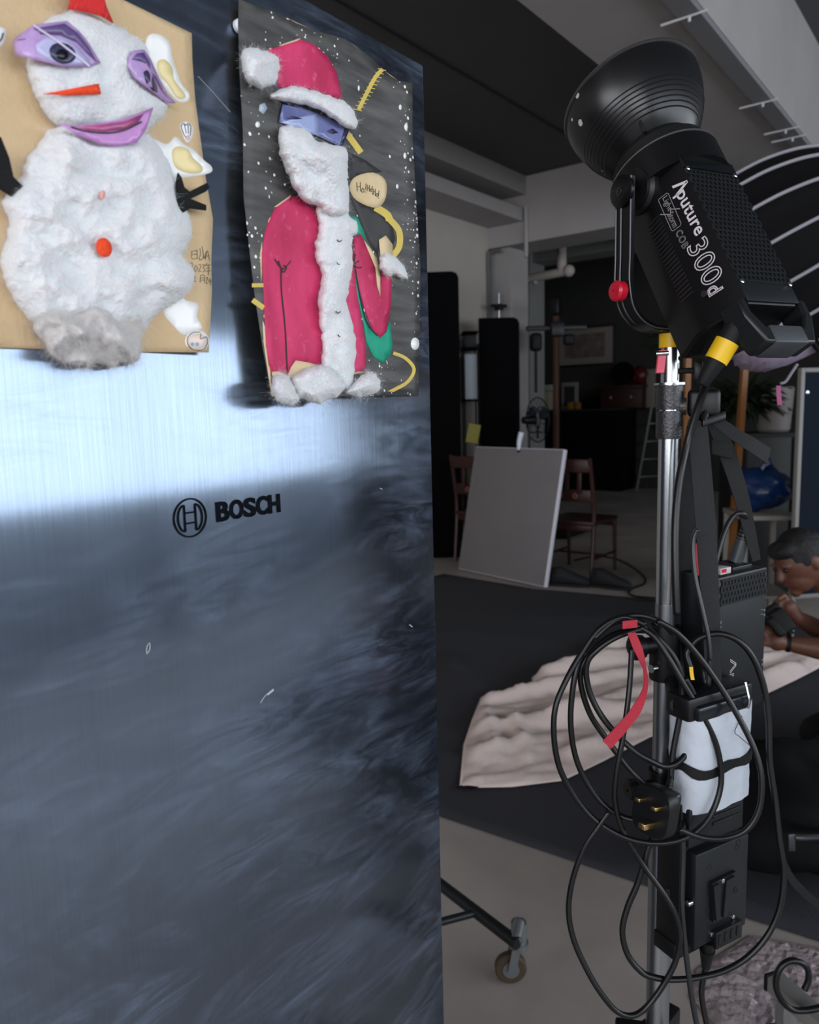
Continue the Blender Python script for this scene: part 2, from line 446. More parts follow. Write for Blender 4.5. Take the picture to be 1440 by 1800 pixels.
def inside(P, X):
    P = np.array(P); X = np.array(X); res = np.zeros(len(X), bool); j = len(P) - 1
    for i in range(len(P)):
        c = ((P[i, 1] > X[:, 1]) != (P[j, 1] > X[:, 1]))
        with np.errstate(divide='ignore', invalid='ignore'):
            xx = (P[j, 0] - P[i, 0]) * (X[:, 1] - P[i, 1]) / (P[j, 1] - P[i, 1]) + P[i, 0]
        res ^= c & (X[:, 0] < xx); j = i
    return res


def bdist(P, X):
    P = np.array(P, float); X = np.array(X, float); d = np.full(len(X), 1e9)
    for a, b in zip(P, np.roll(P, -1, 0)):
        ab = b - a; L = (ab ** 2).sum() or 1e-9
        tt = np.clip(((X - a) @ ab) / L, 0, 1); d = np.minimum(d, np.hypot(*(X - a - tt[:, None] * ab).T))
    return d


def tri(P, step, jit=0.0, seed=1):
    """triangulated polygon with inner grid points"""
    P = [p for i, p in enumerate(P) if math.hypot(p[0] - P[i - 1][0], p[1] - P[i - 1][1]) > 1e-3]
    A = np.array(P); lo, hi = A.min(0), A.max(0); r = np.random.default_rng(seed)
    gx, gy = np.meshgrid(np.arange(lo[0], hi[0], step), np.arange(lo[1], hi[1], step)); G = np.stack([gx.ravel(), gy.ravel()], 1)
    if len(G): G = G + r.uniform(-jit, jit, G.shape) * step; G = G[inside(P, G)]
    if len(G): G = G[bdist(P, G) > step * .45]
    vs = [Vector(p) for p in P] + [Vector(g) for g in G]; n = len(P)
    res = delaunay_2d_cdt(vs, [], [list(range(n))], 1, 1e-4)
    return [(v.x, v.y) for v in res[0]], res[2]


def h_snow(x, y): return .0016 + .006 * max(0, (x - 240) / 130) ** 2 * (.4 + .6 * y / 620)
def h_santa(x, y):
    u = min(1, max(0, (x - 418 - max(0, y) / 700 * 58) / 300)); v = max(0, y) / 700
    return .0018 + (.003 + .013 * v ** 1.1) * (1 - u) ** 2.2 + .003 * max(0, u - .85) / .15


def patch(name, P, hf, off, mat, parent, step=14, th=.00025, sm=True, closed_smooth=0, label=None):
    if closed_smooth: P = smooth_poly(P, closed_smooth)
    V, Fs = tri(P, step)
    me = bpy.data.meshes.new(name)
    me.from_pydata([onx(x, y, XF + hf(x, y) + off) for x, y in V], [], Fs)
    bm = bmesh.new(); bm.from_mesh(me); bmesh.ops.recalc_face_normals(bm, faces=bm.faces)
    if bm.faces and sum(f.normal.x for f in bm.faces) < 0: bmesh.ops.reverse_faces(bm, faces=bm.faces)
    bm.to_mesh(me); bm.free()
    o = link_mesh(name, me, mat, parent, 60, label=label)
    s = o.modifiers.new('thickness', 'SOLIDIFY'); s.thickness = th; s.offset = 1
    return o


def stroke(name, P, w, hf, off, mat, parent, n=4, taper=False):
    """a painted or pen line: flat strip following the sheet"""
    V = [Vector((x, y, 0)) for x, y in P]
    S = spline(V, n) if len(V) > 2 else V
    m = len(S) - 1; L, R_s = [], []
    for i, p in enumerate(S):
        d = (S[min(i + 1, m)] - S[max(i - 1, 0)]); d = d.normalized() if d.length > 1e-6 else Vector((1, 0, 0))
        nrm = Vector((-d.y, d.x, 0)); ww = w / 2 * (max(.25, 1 - (i / m)) if taper else 1)
        L.append(p + nrm * ww); R_s.append(p - nrm * ww)
    vs = L + R_s; k = m + 1
    me = bpy.data.meshes.new(name)
    me.from_pydata([onx(v.x, v.y, XF + hf(v.x, v.y) + off) for v in vs], [], [(i, i + 1, k + i + 1, k + i) for i in range(m)])
    return link_mesh(name, me, mat, parent, 0)


def ell(cx, cy, rx, ry, n=16, rot=0.0):
    return [(cx + rx * math.cos(a) * math.cos(rot) - ry * math.sin(a) * math.sin(rot), cy + rx * math.cos(a) * math.sin(rot) + ry * math.sin(a) * math.cos(rot)) for a in np.linspace(0, 2 * math.pi, n, endpoint=False)]


m_cot = M('cotton_white', '#e0e0e2', 1.0, bump=(380, .35), spec=.1, Subsurface_Weight=.35, Subsurface_Scale=.01)
m_cot2 = M('cotton_grey', '#dcd8d6', 1.0, var=(40, '#b9b3b0', .2), bump=(120, .18), spec=.1)
m_fib = M('cotton_fibre', '#dcdcde', 1.0, spec=.05)
m_fib2 = M('cotton_fibre_grey', '#cfcac7', 1.0, spec=.05)


def cotton(name, P, hf, off, Hh, D, parent, mat=None, fib=None, step=3.6, seed=1, lump=.35, nf=1200, fl=.007, edge=2.2):
    mat = mat or m_cot; fib = fib or m_fib
    P = smooth_poly(P, 8); r = np.random.default_rng(seed)
    c = np.mean(P, 0)
    P = [(x + edge * noise.noise(Vector((x * .09, y * .09, seed))) * 1.6, y + edge * noise.noise(Vector((x * .09, y * .09, seed + 9.3))) * 1.6) for x, y in P]
    V, Fs = tri(P, step, .25, seed)
    d = bdist(P, V); d = np.where(d < .02, 0, d)
    pts = []
    for (x, y), dd in zip(V, d):
        q = min(dd / D, 1.0); s = math.sqrt(max(0, 1 - (1 - q) ** 2))
        big = noise.noise(Vector((x * .022, y * .022, seed * 3.1))); mid = noise.noise(Vector((x * .06, y * .06, seed * 1.7))); fine = noise.noise(Vector((x * .2, y * .2, seed)))
        h = Hh * s * (1 + lump * (big * 1.1 + mid * .3)) + Hh * s * .035 * fine + Hh * s * .03 * noise.noise(Vector((x * .45, y * .45, seed)))
        pts.append(onx(x, y, XF + hf(x, y) + off + max(0, h)))
    me = bpy.data.meshes.new(name); me.from_pydata(pts, [], Fs)
    bm = bmesh.new(); bm.from_mesh(me)
    if sum(f.normal.x for f in bm.faces) < 0: bmesh.ops.reverse_faces(bm, faces=bm.faces)
    bm.to_mesh(me); bm.free()
    o = link_mesh(name, me, mat, parent, 180)
    # loose fibres, denser at the rim
    pr = (1.0 / (1 + d / 6.0)) + .12; pr /= pr.sum(); nf = int(nf * 1.8); idx = r.choice(len(V), nf, p=pr)
    vs, fs = [], []
    for i in idx:
        p = Vector(pts[i]); a = r.uniform(0, 6.283); L = fl * r.uniform(.25, .8)
        t_ = Vector((r.uniform(0.0, .45), math.cos(a), math.sin(a))).normalized(); cu = Vector(r.normal(0, .9, 3)); w = Vector((0, -t_.z, t_.y)).normalized() * .00005
        b0 = len(vs)
        for k in range(5):
            f = k / 4; q = p + t_ * L * f + cu * L * f * f * .6; q.x = max(q.x, XF + .0004)
            vs += [q - w * (1 - .6 * f), q + w * (1 - .6 * f)]
            if k: fs.append((b0 + 2 * k - 2, b0 + 2 * k - 1, b0 + 2 * k + 1, b0 + 2 * k))
    me = bpy.data.meshes.new('fibres'); me.from_pydata(vs, [], fs)
    link_mesh('fibres', me, fib, o, 0, kind='stuff')
    return o


# ---------------------------------------------------------------- snowman sheet
pc = onx(200, 400, XF)
sn = thing('snowman_picture', 'kraft paper collage of a cotton wool snowman with magazine eyes and mouth', 'picture', (XF, pc.y, pc.z), group=None)
m_kraft = M('kraft_paper', '#cdb38e', .85, var=(25, '#c4a77f', .3), bump=(220, .15))
patch('paper', k1(-260, -400, 100, -235, 590, 0, 918, 160, 921, 290, 935, 480, 965, 700, 985, 850, 1020, 1050, 1012, 1250, 1015, 1400, 1005, 1600, 1000, 1690, 700, 1688, 0, 1668, -260, 1665), h_snow, 0, m_kraft, sn, 16, .0004)
HS = h_snow
m_stick = M('sticker_white', '#f1f0ee', .45)
m_cream = M('sticker_cream', '#eedba2', .5)
m_ink = M('ink_black', '#17171a', .6)
for P, nm in ((k1(705, 180, 750, 162, 810, 200, 830, 290, 870, 400, 908, 450, 900, 485, 850, 485, 790, 420, 740, 330, 700, 260), 'a'),
              (k1(862, 600, 890, 583, 920, 600, 925, 640, 905, 685, 885, 670, 870, 630), 'b'),
              (k1(708, 680, 735, 665, 800, 690, 840, 655, 880, 690, 930, 720, 980, 770, 1015, 800, 1005, 830, 900, 850, 830, 850, 790, 840, 740, 760), 'c'),
              (k1(785, 1490, 870, 1430, 890, 1440, 950, 1460, 945, 1520, 970, 1570, 930, 1590, 880, 1605, 830, 1560), 'd'),
              (ell(945 * .36664, 1635 * .36667, 21, 19), 'e'), (k1(-30, 140, 20, 135, 30, 160, 15, 215, -30, 220), 'f')):
    patch('sticker', P, HS, .0004, m_stick, sn, 12, .00015, closed_smooth=4)
patch('sticker_print', k1(752, 300, 790, 285, 828, 330, 835, 380, 880, 440, 890, 468, 850, 470, 800, 400, 765, 360), HS, .0006, m_cream, sn, 12, .0001, closed_smooth=4)
patch('sticker_print', k1(825, 730, 850, 702, 900, 715, 925, 755, 970, 800, 960, 828, 900, 830, 840, 800), HS, .0006, m_cream, sn, 12, .0001, closed_smooth=4)
# shuttlecock and palette stickers
for P in (k1(868, 605, 880, 640, 893, 660), k1(885, 598, 893, 640), k1(902, 598, 903, 640), k1(916, 610, 912, 650), k1(866, 606, 878, 592, 892, 600, 905, 592, 917, 608)):
    stroke('sticker_line', P, 1.3, HS, .0007, m_ink, sn)
patch('sticker_print', ell(901 * .36664, 660 * .36667, 3.5, 4.5), HS, .0006, M('sticker_pink', '#e8b9c6', .5), sn, 12, .0001)
patch('sticker_print', ell(945 * .36664, 1637 * .36667, 16.5, 14.5), HS, .0006, M('palette_peach', '#e9d2c4', .5), sn, 12, .0001)
for x in (922, 945): patch('sticker_print', ell(x * .36664, 1650 * .36667, 3.2, 3.2, 10), HS, .0008, M('palette_blue', '#7fb2d6', .5), sn, 12, .0001)
stroke('sticker_line', k1(965, 1598, 962, 1625, 990, 1615, 995, 1645, 975, 1675, 935, 1680, 903, 1655, 900, 1620, 925, 1595, 962, 1592), 1.3, HS, .0008, m_ink, sn)
stroke('sticker_line', k1(-10, 205, 8, 185, 16, 158), 3, HS, .0007, m_ink, sn)
# cotton figure
cotton('cotton_body', k1(250, 615, 370, 600, 560, 640, 700, 640, 790, 740, 840, 850, 855, 940, 900, 1020, 920, 1100, 900, 1185, 875, 1230, 930, 1290, 922, 1370, 880, 1430, 800, 1475, 730, 1530, 690, 1580, 560, 1600, 300, 1590, 150, 1540, 70, 1440, 20, 1340, 2, 1230, 30, 1150, 42, 1060, 12, 970, 60, 900, 100, 850, 130, 760, 190, 680), HS, .0005, .022, 62, sn, seed=3, lump=.34, nf=3600)
cotton('cotton_head', k1(225, 95, 330, 52, 420, 62, 520, 105, 620, 155, 700, 225, 730, 320, 765, 400, 803, 515, 775, 562, 735, 600, 690, 640, 560, 645, 400, 632, 280, 605, 215, 540, 165, 450, 135, 370, 130, 290, 150, 180), HS, .0005, .020, 55, sn, seed=5, lump=.18, nf=2200)
cotton('cotton_tuft', k1(200, 1490, 300, 1455, 500, 1450, 650, 1490, 690, 1530, 680, 1610, 672, 1700, 640, 1742, 590, 1735, 540, 1762, 470, 1740, 420, 1755, 330, 1742, 260, 1715, 215, 1650, 160, 1570), HS, .003, .024, 40, sn, mat=m_cot2, fib=m_fib2, seed=8, lump=.7, nf=3000, fl=.010)
# pasted pieces (lie on the cotton)
def HC(x, y): return h_snow(x, y) + .0228
def HCr(x, y): return h_snow(x, y) + .0228 - .016 * min(1, max(0, (x - 262) / 36))
def HCl(x, y): return h_snow(x, y) + .0228 - .012 * min(1, max(0, (55 - x) / 36))
m_red = M('felt_red', '#d02a2a', .9, bump=(400, .3))
patch('hat', k1(325, 45, 340, -30, 350, -90, 480, -90, 505, 30, 540, 112, 480, 75, 410, 58), lambda x, y: h_snow(x, y) + .012, .0, m_red, sn, 10, .0012)
m_lilac = M('magazine_lilac', '#bfa0cf', .25, var=(60, '#a17fb8', .25)); m_lid = M('magazine_lid', '#6f5a8e', .25, var=(90, '#54436f', .25)); m_ball = M('magazine_eyeball', '#b9b6dc', .25); m_iris = M('magazine_iris', '#40405f', .25, var=(120, '#2b2a40', .2))
patch('eye', k1(62, 205, 75, 180, 160, 120, 320, 100, 380, 150, 430, 215, 482, 302, 430, 322, 300, 318, 160, 285, 75, 262), HCl, .0, m_lilac, sn, 10, .0003)
patch('eye_lid', k1(80, 195, 165, 135, 310, 112, 370, 155, 425, 225, 465, 298, 420, 260, 370, 205, 290, 170, 200, 165, 120, 190), HCl, .0004, m_lid, sn, 10, .0001)
patch('eye_white', k1(170, 215, 220, 180, 290, 178, 360, 215, 415, 270, 440, 312, 330, 310, 230, 290, 180, 255), HCl, .0004, m_ball, sn, 10, .0001)
patch('iris', ell(300 * .36664, 255 * .36667, 24, 18, 18, .35), HCl, .0006, m_iris, sn, 10, .0001)
patch('pupil', ell(298 * .36664, 262 * .36667, 11, 10, 14), HCl, .0008, M('pupil_dark', '#171722', .25), sn, 10, .0001)
stroke('paper_crease', k1(160, 120, 300, 215, 430, 318), 3.2, HCl, .0010, M('crease_light', '#d9cbe0', .3), sn)
patch('eye', k1(615, 275, 640, 242, 690, 238, 720, 280, 760, 370, 800, 450, 842, 495, 800, 496, 750, 455, 690, 410, 640, 370, 612, 315), HCr, .0, m_lilac, sn, 8, .0003)
patch('eye_lid', k1(632, 285, 655, 255, 690, 252, 712, 290, 750, 370, 785, 440, 812, 480, 770, 430, 725, 350, 690, 300, 655, 290), HCr, .0004, m_lid, sn, 8, .0001)
patch('iris', k1(688, 345, 705, 335, 735, 370, 755, 420, 755, 445, 735, 435, 700, 395), HCr, .0006, m_iris, sn, 8, .0001)
m_or = M('felt_orange', '#f0491f', .9, bump=(500, .3))
patch('nose', k1(205, 452, 470, 402, 482, 452, 330, 458), HC, 0, m_or, sn, 10, .001)
m_lip = M('magazine_lips', '#c78fcb', .25, var=(60, '#b277b6', .25))
patch('mouth', k1(275, 592, 350, 605, 480, 590, 600, 570, 735, 515, 700, 620, 655, 685, 560, 700, 480, 690, 380, 650), HC, .0, m_lip, sn, 10, .0003)
patch('lip', k1(370, 608, 480, 598, 600, 580, 690, 545, 660, 590, 590, 622, 500, 632, 420, 625), HC, .0004, M('lip_rose', '#b35a86', .25, var=(70, '#8d4672', .2)), sn, 10, .0001)
stroke('lip_line', k1(340, 608, 420, 630, 520, 637, 600, 622, 680, 583), 3.5, HC, .0007, M('lip_dark', '#33243a', .3), sn)
m_fblk = M('felt_black', '#0b0b0d', .95, bump=(500, .4))
patch('arm', k1(-70, 640, 0, 660, 40, 760, 60, 850, 160, 950, 152, 995, 80, 960, 0, 910, -70, 905), lambda x, y: h_snow(x, y) + .012, 0, m_fblk, sn, 10, .0015)
patch('arm', k1(850, 830, 866, 852, 880, 900, 905, 920, 988, 878, 1000, 900, 985, 920, 910, 955, 985, 985, 985, 1010, 910, 1000, 850, 1035, 820, 992, 845, 950, 840, 880), lambda x, y: h_snow(x, y) + .010, 0, m_fblk, sn, 8, .0015)
def HBt(x, y): return h_snow(x, y) + .0255
patch('button', ell(497 * .36664, 1187 * .36667, 13, 17.5, 20, -.35), HBt, 0, m_or, sn, 8, .001)
patch('button', ell(489 * .36664, 935 * .36667, 4.5, 8, 14, .2), HBt, 0, M('felt_pink', '#e8a49c', .9), sn, 8, .0008)
# pencilled signature and date
m_pen = M('pencil', '#4a4132', .7)
for P in (k1(918, 1205, 945, 1200), k1(920, 1205, 920, 1240, 945, 1238), k1(945, 1200, 946, 1240), k1(922, 1220, 944, 1218), k1(958, 1190, 962, 1215, 955, 1245, 975, 1235, 970, 1180), k1(975, 1215, 980, 1240, 990, 1205), k1(985, 1245, 995, 1200, 1005, 1248), k1(988, 1228, 1002, 1226),
          k1(912, 1265, 920, 1258, 924, 1270, 913, 1300, 930, 1298), k1(938, 1272, 932, 1290, 940, 1302, 947, 1285, 938, 1272), k1(952, 1270, 962, 1268, 962, 1282, 952, 1302, 966, 1300), k1(970, 1270, 982, 1270, 974, 1284, 984, 1294, 972, 1306),
          k1(992, 1262, 986, 1275), k1(988, 1272, 1010, 1270), k1(990, 1286, 1008, 1284), k1(986, 1300, 1012, 1297), k1(1000, 1270, 1000, 1318),
          k1(928, 1330, 938, 1326, 930, 1350, 942, 1348), k1(962, 1320, 960, 1355), k1(962, 1320, 980, 1320, 980, 1356), k1(963, 1332, 979, 1331), k1(963, 1343, 979, 1342), k1(988, 1334, 996, 1330, 988, 1358, 1000, 1356), k1(1006, 1335, 1002, 1350, 1014, 1348), k1(1011, 1338, 1010, 1366)):
    stroke('pencil_line', P, 1.1, HS, .0006, m_pen, sn, 3)

# ---------------------------------------------------------------- santa sheet
pc = onx(590, 350, XF)
sa = thing('santa_picture', 'black painted sheet showing a pink coated figure with cotton beard and speech bubble', 'picture', (XF, pc.y, pc.z))
m_blk = bpy.data.materials.new('painted_black'); m_blk.use_nodes = True; t = NT(m_blk); t.b.inputs['Roughness'].default_value = .6
br = t.add('ShaderNodeTexNoise', Scale=45.0, Detail=5.0); mp = t.add('ShaderNodeMapping'); mp.inputs['Rotation'].default_value = (.5, 0, 0); mp.inputs['Scale'].default_value = (1, .35, 2.2)
tc = t.add('ShaderNodeTexCoord'); t.link(tc.outputs['Object'], mp.inputs[0]); t.link(mp.outputs[0], br.inputs['Vector'])
basec = t.ramp(br.outputs['Fac'], [(.3, lin('#2b2a2b')), (.72, lin('#5a5856'))])
vo = t.add('ShaderNodeTexVoronoi', Scale=230.0); t.link(tc.outputs['Object'], vo.inputs['Vector'])
sep = t.add('ShaderNodeSeparateColor'); t.link(vo.outputs['Color'], sep.inputs[0])
dot = t.math('LESS_THAN', vo.outputs['Distance'], t.math('MULTIPLY', t.math('POWER', sep.outputs[0], 6.0), .42))
vo2 = t.add('ShaderNodeTexVoronoi', Scale=75.0); t.link(tc.outputs['Object'], vo2.inputs['Vector'])
sep2 = t.add('ShaderNodeSeparateColor'); t.link(vo2.outputs['Color'], sep2.inputs[0])
dot2 = t.math('LESS_THAN', vo2.outputs['Distance'], t.math('MULTIPLY', t.math('POWER', sep2.outputs[1], 9.0), .17))
t.link(t.mix(t.math('MAXIMUM', dot, dot2), basec, lin('#e9e7e3')), t.b.inputs['Base Color'])
patch('paper', k2(97, -5, 180, 30, 235, 45, 300, 75, 345, 100, 420, 130, 490, 150, 560, 170, 605, 205, 640, 228, 672, 252, 720, 300, 755, 330, 790, 350, 850, 360, 850, 600, 868, 900, 885, 1150, 882, 1400, 875, 1715, 240, 1720, 200, 1500, 165, 1270, 140, 1050, 118, 850, 115, 560, 100, 300, 95, 100), h_santa, 0, m_blk, sa, 14, .0004)
HA = h_santa
patch('paper_back', k2(97, -5, 180, 30, 300, 75, 420, 130, 560, 170, 640, 228, 720, 300, 790, 350, 850, 360, 850, 600, 868, 900, 885, 1150, 882, 1400, 875, 1715, 240, 1720, 200, 1500, 165, 1270, 140, 1050, 118, 850, 115, 560, 100, 300, 95, 100), h_santa, -.0006, m_kraft, sa, 14, .0002)
m_skin = M('paper_beige', '#dcc6a0', .8, var=(40, '#cfb68a', .25))
m_pink = bpy.data.materials.new('paint_pink'); m_pink.use_nodes = True; t = NT(m_pink); t.b.inputs['Roughness'].default_value = .65
n1 = t.add('ShaderNodeTexNoise', Scale=28.0, Detail=5.0); t.link(t.coords((1, 1, .45)), n1.inputs['Vector']); n2 = t.add('ShaderNodeTexNoise', Scale=140.0, Detail=3.0); t.link(t.coords(), n2.inputs['Vector'])
cA = t.ramp(n1.outputs['Fac'], [(.32, lin('#b0184c')), (.66, lin('#d23468'))])
t.link(t.mix(t.ramp(n2.outputs['Fac'], [(.62, (0, 0, 0, 1)), (.78, (1, 1, 1, 1))]), cA, lin('#d4567a')), t.b.inputs['Base Color'])
m_green = M('paint_green', '#12a382', .65, var=(40, '#0c8a6d', .25)); m_yel = M('paint_yellow', '#d8bf55', .7, var=(80, '#c4ab5e', .25)); m_bk = M('paint_black', '#2a2829', .6, var=(60, '#3c3a3a', .25))
patch('beige_margin', k2(335, 838, 400, 862, 560, 880, 600, 930, 640, 1000, 690, 1110, 706, 1180, 720, 1040, 750, 1060, 752, 1120, 768, 1200, 758, 1330, 740, 1440, 660, 1480, 655, 1612, 560, 1630, 470, 1715, 240, 1715, 225, 1620, 205, 1480, 190, 1100, 205, 1000, 240, 905), HA, .0003, m_skin, sa, 12, .0001)
patch('beige_margin', k2(222, 1590, 345, 1555, 480, 1590, 480, 1716, 240, 1716), HA, .0004, m_skin, sa, 12, .0001)
patch('beige_margin', k2(240, 400, 300, 420, 290, 600, 262, 610, 250, 520), HA, .0003, m_skin, sa, 12, .0001)
patch('hat_margin', k2(200, 222, 262, 200, 372, 162, 430, 180, 492, 236, 530, 310, 550, 440, 400, 392, 262, 378, 255, 330), HA, .0003, m_skin, sa, 12, .0001)
patch('hat', k2(205, 224, 262, 205, 368, 172, 420, 190, 482, 242, 522, 312, 542, 400, 545, 432, 400, 390, 268, 378, 258, 330), HA, .0006, m_pink, sa, 10, .0001)
patch('coat', k2(330, 848, 400, 872, 440, 900, 470, 1000, 480, 1200, 480, 1590, 440, 1580, 395, 1570, 345, 1562, 325, 1590, 310, 1628, 270, 1610, 235, 1612, 216, 1500, 206, 1300, 197, 1100, 212, 1000, 252, 905), HA, .0006, m_pink, sa, 10, .0001)
patch('coat', k2(560, 1240, 590, 1080, 604, 1180, 620, 1330, 642, 1450, 650, 1540, 648, 1600, 600, 1614, 570, 1600), HA, .0006, m_pink, sa, 10, .0001)
patch('sack', k2(598, 1160, 625, 1300, 660, 1420, 710, 1462, 740, 1430, 752, 1385, 765, 1490, 755, 1540, 725, 1575, 680, 1545, 650, 1480, 638, 1400, 612, 1280), HA, .0007, m_green, sa, 10, .0001)
patch('sack', k2(568, 935, 610, 940, 640, 1000, 648, 1050, 600, 1005, 575, 965), HA, .0006, m_green, sa, 10, .0001)
patch('sleeve', k2(596, 1030, 625, 1015, 660, 1070, 692, 1135, 700, 1220, 710, 1285, 718, 1180, 762, 1205, 757, 1330, 738, 1440, 712, 1464, 680, 1440, 640, 1330, 612, 1220, 600, 1120), HA, .0009, m_pink, sa, 10, .0001)
patch('beige_gap', k2(640, 1040, 672, 1080, 700, 1130, 712, 1200, 712, 1288, 698, 1240, 690, 1160, 660, 1090), HA, .0011, m_skin, sa, 10, .0001)
patch('dark_hair', k2(572, 660, 640, 690, 720, 745, 610, 762, 580, 790, 582, 835, 640, 890, 700, 905, 760, 960, 775, 1030, 765, 1075, 735, 1070, 712, 1020, 700, 1110, 655, 1040, 600, 900, 575, 850), HA, .0005, m_bk, sa, 10, .0001)
patch('hand', k2(705, 1040, 735, 1020, 765, 1060, 765, 1120, 740, 1130, 712, 1110), HA, .0012, m_skin, sa, 10, .0001)
patch('speech_bubble', k2(580, 795, 610, 762, 680, 748, 733, 780, 738, 840, 720, 885, 680, 900, 610, 870, 582, 832), HA, .0012, m_skin, sa, 10, .0001, closed_smooth=3)
# brushed yellow lines
for P, w in ((k2(722, 300, 690, 335, 650, 410, 618, 475), 7), (k2(560, 570, 590, 610, 628, 662), 11), (k2(690, 898, 740, 930, 752, 955), 13), (k2(752, 950, 792, 1000, 793, 1070, 756, 1118), 11), (k2(768, 1530, 820, 1552, 858, 1600, 830, 1655, 770, 1690, 722, 1714), 6), (k2(155, 1237, 205, 1236), 7), (k2(158, 1300, 206, 1335), 9)):
    stroke('yellow_line', P, w, HA, .0008, m_yel, sa)
# hatching across the rope
for i in range(12):
    f = i / 11; x, y = 722 + (618 - 722) * f, 300 + (475 - 300) * f; stroke('yellow_hatch', k2(x - 22, y - 3, x + 14, y + 6), 1.4, HA, .0010, m_yel, sa)
# pen lines on the coat and buttons
for P, w in ((k2(282, 1160, 284, 1260, 298, 1400, 304, 1500, 310, 1628), 2.2), (k2(255, 1122, 272, 1150, 292, 1168), 2.0), (k2(325, 1130, 305, 1155, 280, 1172), 1.6), (k2(270, 1130, 290, 1180, 305, 1158, 292, 1150), 2.2), (k2(604, 1100, 598, 1140, 620, 1130), 2.2), (k2(594, 1150, 616, 1160, 632, 1158), 2.2), (k2(604, 1170, 620, 1260, 650, 1390, 700, 1455), 2.4), (k2(345, 842, 330, 850, 320, 870), 1.4)):
    stroke('pen_line', P, w, HA, .0013, m_ink, sa)
# "Ho!Ho!Ho!" in pencil
for P in (k2(610, 790, 612, 828), k2(625, 790, 627, 830), k2(611, 810, 626, 808), k2(635, 815, 630, 828, 638, 834, 642, 822, 635, 815), k2(650, 795, 648, 822), k2(647, 830, 649, 834),
          k2(656, 800, 655, 828), k2(665, 802, 664, 830), k2(656, 815, 665, 814), k2(670, 818, 668, 828, 674, 830, 676, 822, 670, 818), k2(677, 806, 676, 830), k2(677, 836, 678, 840),
          k2(682, 818, 681, 846), k2(690, 818, 690, 848), k2(682, 832, 690, 831), k2(696, 838, 693, 848, 700, 852, 702, 842, 696, 838), k2(706, 825, 704, 850), k2(703, 856, 705, 860)):
    stroke('pencil_line', P, 1.2, HA, .0016, m_pen, sa, 3)
# white paint splashes
for cx, cy, rx, ry in ((862, 1490, 7.5, 11), (818, 675, 2.6, 5.5), (823, 550, 3.2, 6.5), (180, 540, 4, 5.5), (798, 465, 2.4, 5), (785, 808, 2.2, 4.2), (618, 382, 1.8, 5), (140, 745, 1.5, 2), (245, 76, 1.8, 2.2), (298, 800, 1.5, 2.2), (136, 1018, 1.5, 2.2), (185, 580, 1.4, 1.8)):
    patch('paint_splash', ell(380 + cx * .40568, cy * .40556, rx, ry, 12), HA, .0006, M('paint_white', '#eeeeec', .6), sa, 12, .0001)
patch('paint_splash', k2(188, 455, 210, 445, 222, 470, 205, 495, 185, 480), HA, .0006, M('paint_pale_blue', '#a9b7c4', .6), sa, 10, .0001)
# pasted photo strip with two eyes
m_ph = M('photo_blue', '#7c83b0', .22, var=(30, '#565a8c', .25)); m_ph2 = M('photo_light', '#9aa5cc', .22); m_ph3 = M('photo_dark', '#2e3050', .22)
patch('photo_strip', k2(290, 437, 585, 545, 545, 640, 440, 590, 360, 560, 272, 530), HA, .0022, m_ph, sa, 8, .0003)
patch('photo_shape', k2(292, 440, 585, 545, 580, 556, 480, 508, 400, 474, 289, 452), HA, .0026, m_ph3, sa, 8, .0001)
patch('photo_shape', k2(440, 490, 445, 590, 360, 556, 280, 530), HA, .0026, m_ph2, sa, 8, .0001)
patch('photo_shape', k2(300, 512, 335, 503, 375, 515, 340, 518), HA, .0029, m_ph3, sa, 8, .0001)
patch('photo_shape', k2(478, 568, 505, 557, 530, 575, 505, 580), HA, .0029, m_ph3, sa, 8, .0001)
patch('photo_shape', ell(380 + 503 * .40568, 571 * .40556, 3, 3, 10), HA, .0032, M('photo_brown', '#4a3a52', .2), sa, 8, .0001)
patch('photo_shape', k2(560, 548, 585, 545, 545, 640, 535, 632), HA, .0028, m_ph3, sa, 8, .0001)
cotton('pompom', k2(110, 228, 150, 210, 200, 218, 268, 252, 270, 320, 250, 365, 190, 382, 130, 350, 112, 290), HA, .0005, .018, 24, sa, step=2, seed=11, lump=.35, nf=900, fl=.006)
cotton('hat_brim', k2(243, 400, 330, 374, 450, 402, 560, 442, 600, 490, 615, 530, 592, 560, 540, 540, 470, 490, 380, 455, 300, 440, 245, 430), HA, .003, .012, 12, sa, step=2, seed=12, lump=.3, nf=900, fl=.005)
cotton('coat_trim', k2(440, 880, 560, 890, 575, 935, 610, 960, 612, 1000, 590, 1040, 592, 1150, 580, 1230, 566, 1310, 590, 1400, 606, 1500, 600, 1600, 590, 1670, 560, 1690, 525, 1640, 490, 1610, 457, 1590, 460, 1480, 445, 1380, 445, 1290, 455, 1190, 430, 1110, 430, 1060, 445, 1000), HA, .001, .013, 20, sa, step=2.2, seed=13, lump=.45, nf=1700, fl=.005)
cotton('beard', k2(275, 560, 330, 545, 400, 570, 430, 605, 480, 622, 555, 640, 572, 680, 568, 750, 576, 850, 568, 925, 520, 945, 470, 925, 430, 890, 380, 872, 335, 810, 300, 740, 276, 660), HA, .003, .020, 26, sa, step=2.2, seed=14, lump=.45, nf=1600, fl=.006)
cotton('cuff', k2(708, 1120, 740, 1097, 790, 1130, 815, 1160, 832, 1200, 800, 1208, 775, 1195, 745, 1200, 712, 1165), HA, .001, .012, 14, sa, step=2, seed=15, lump=.5, nf=700, fl=.006)
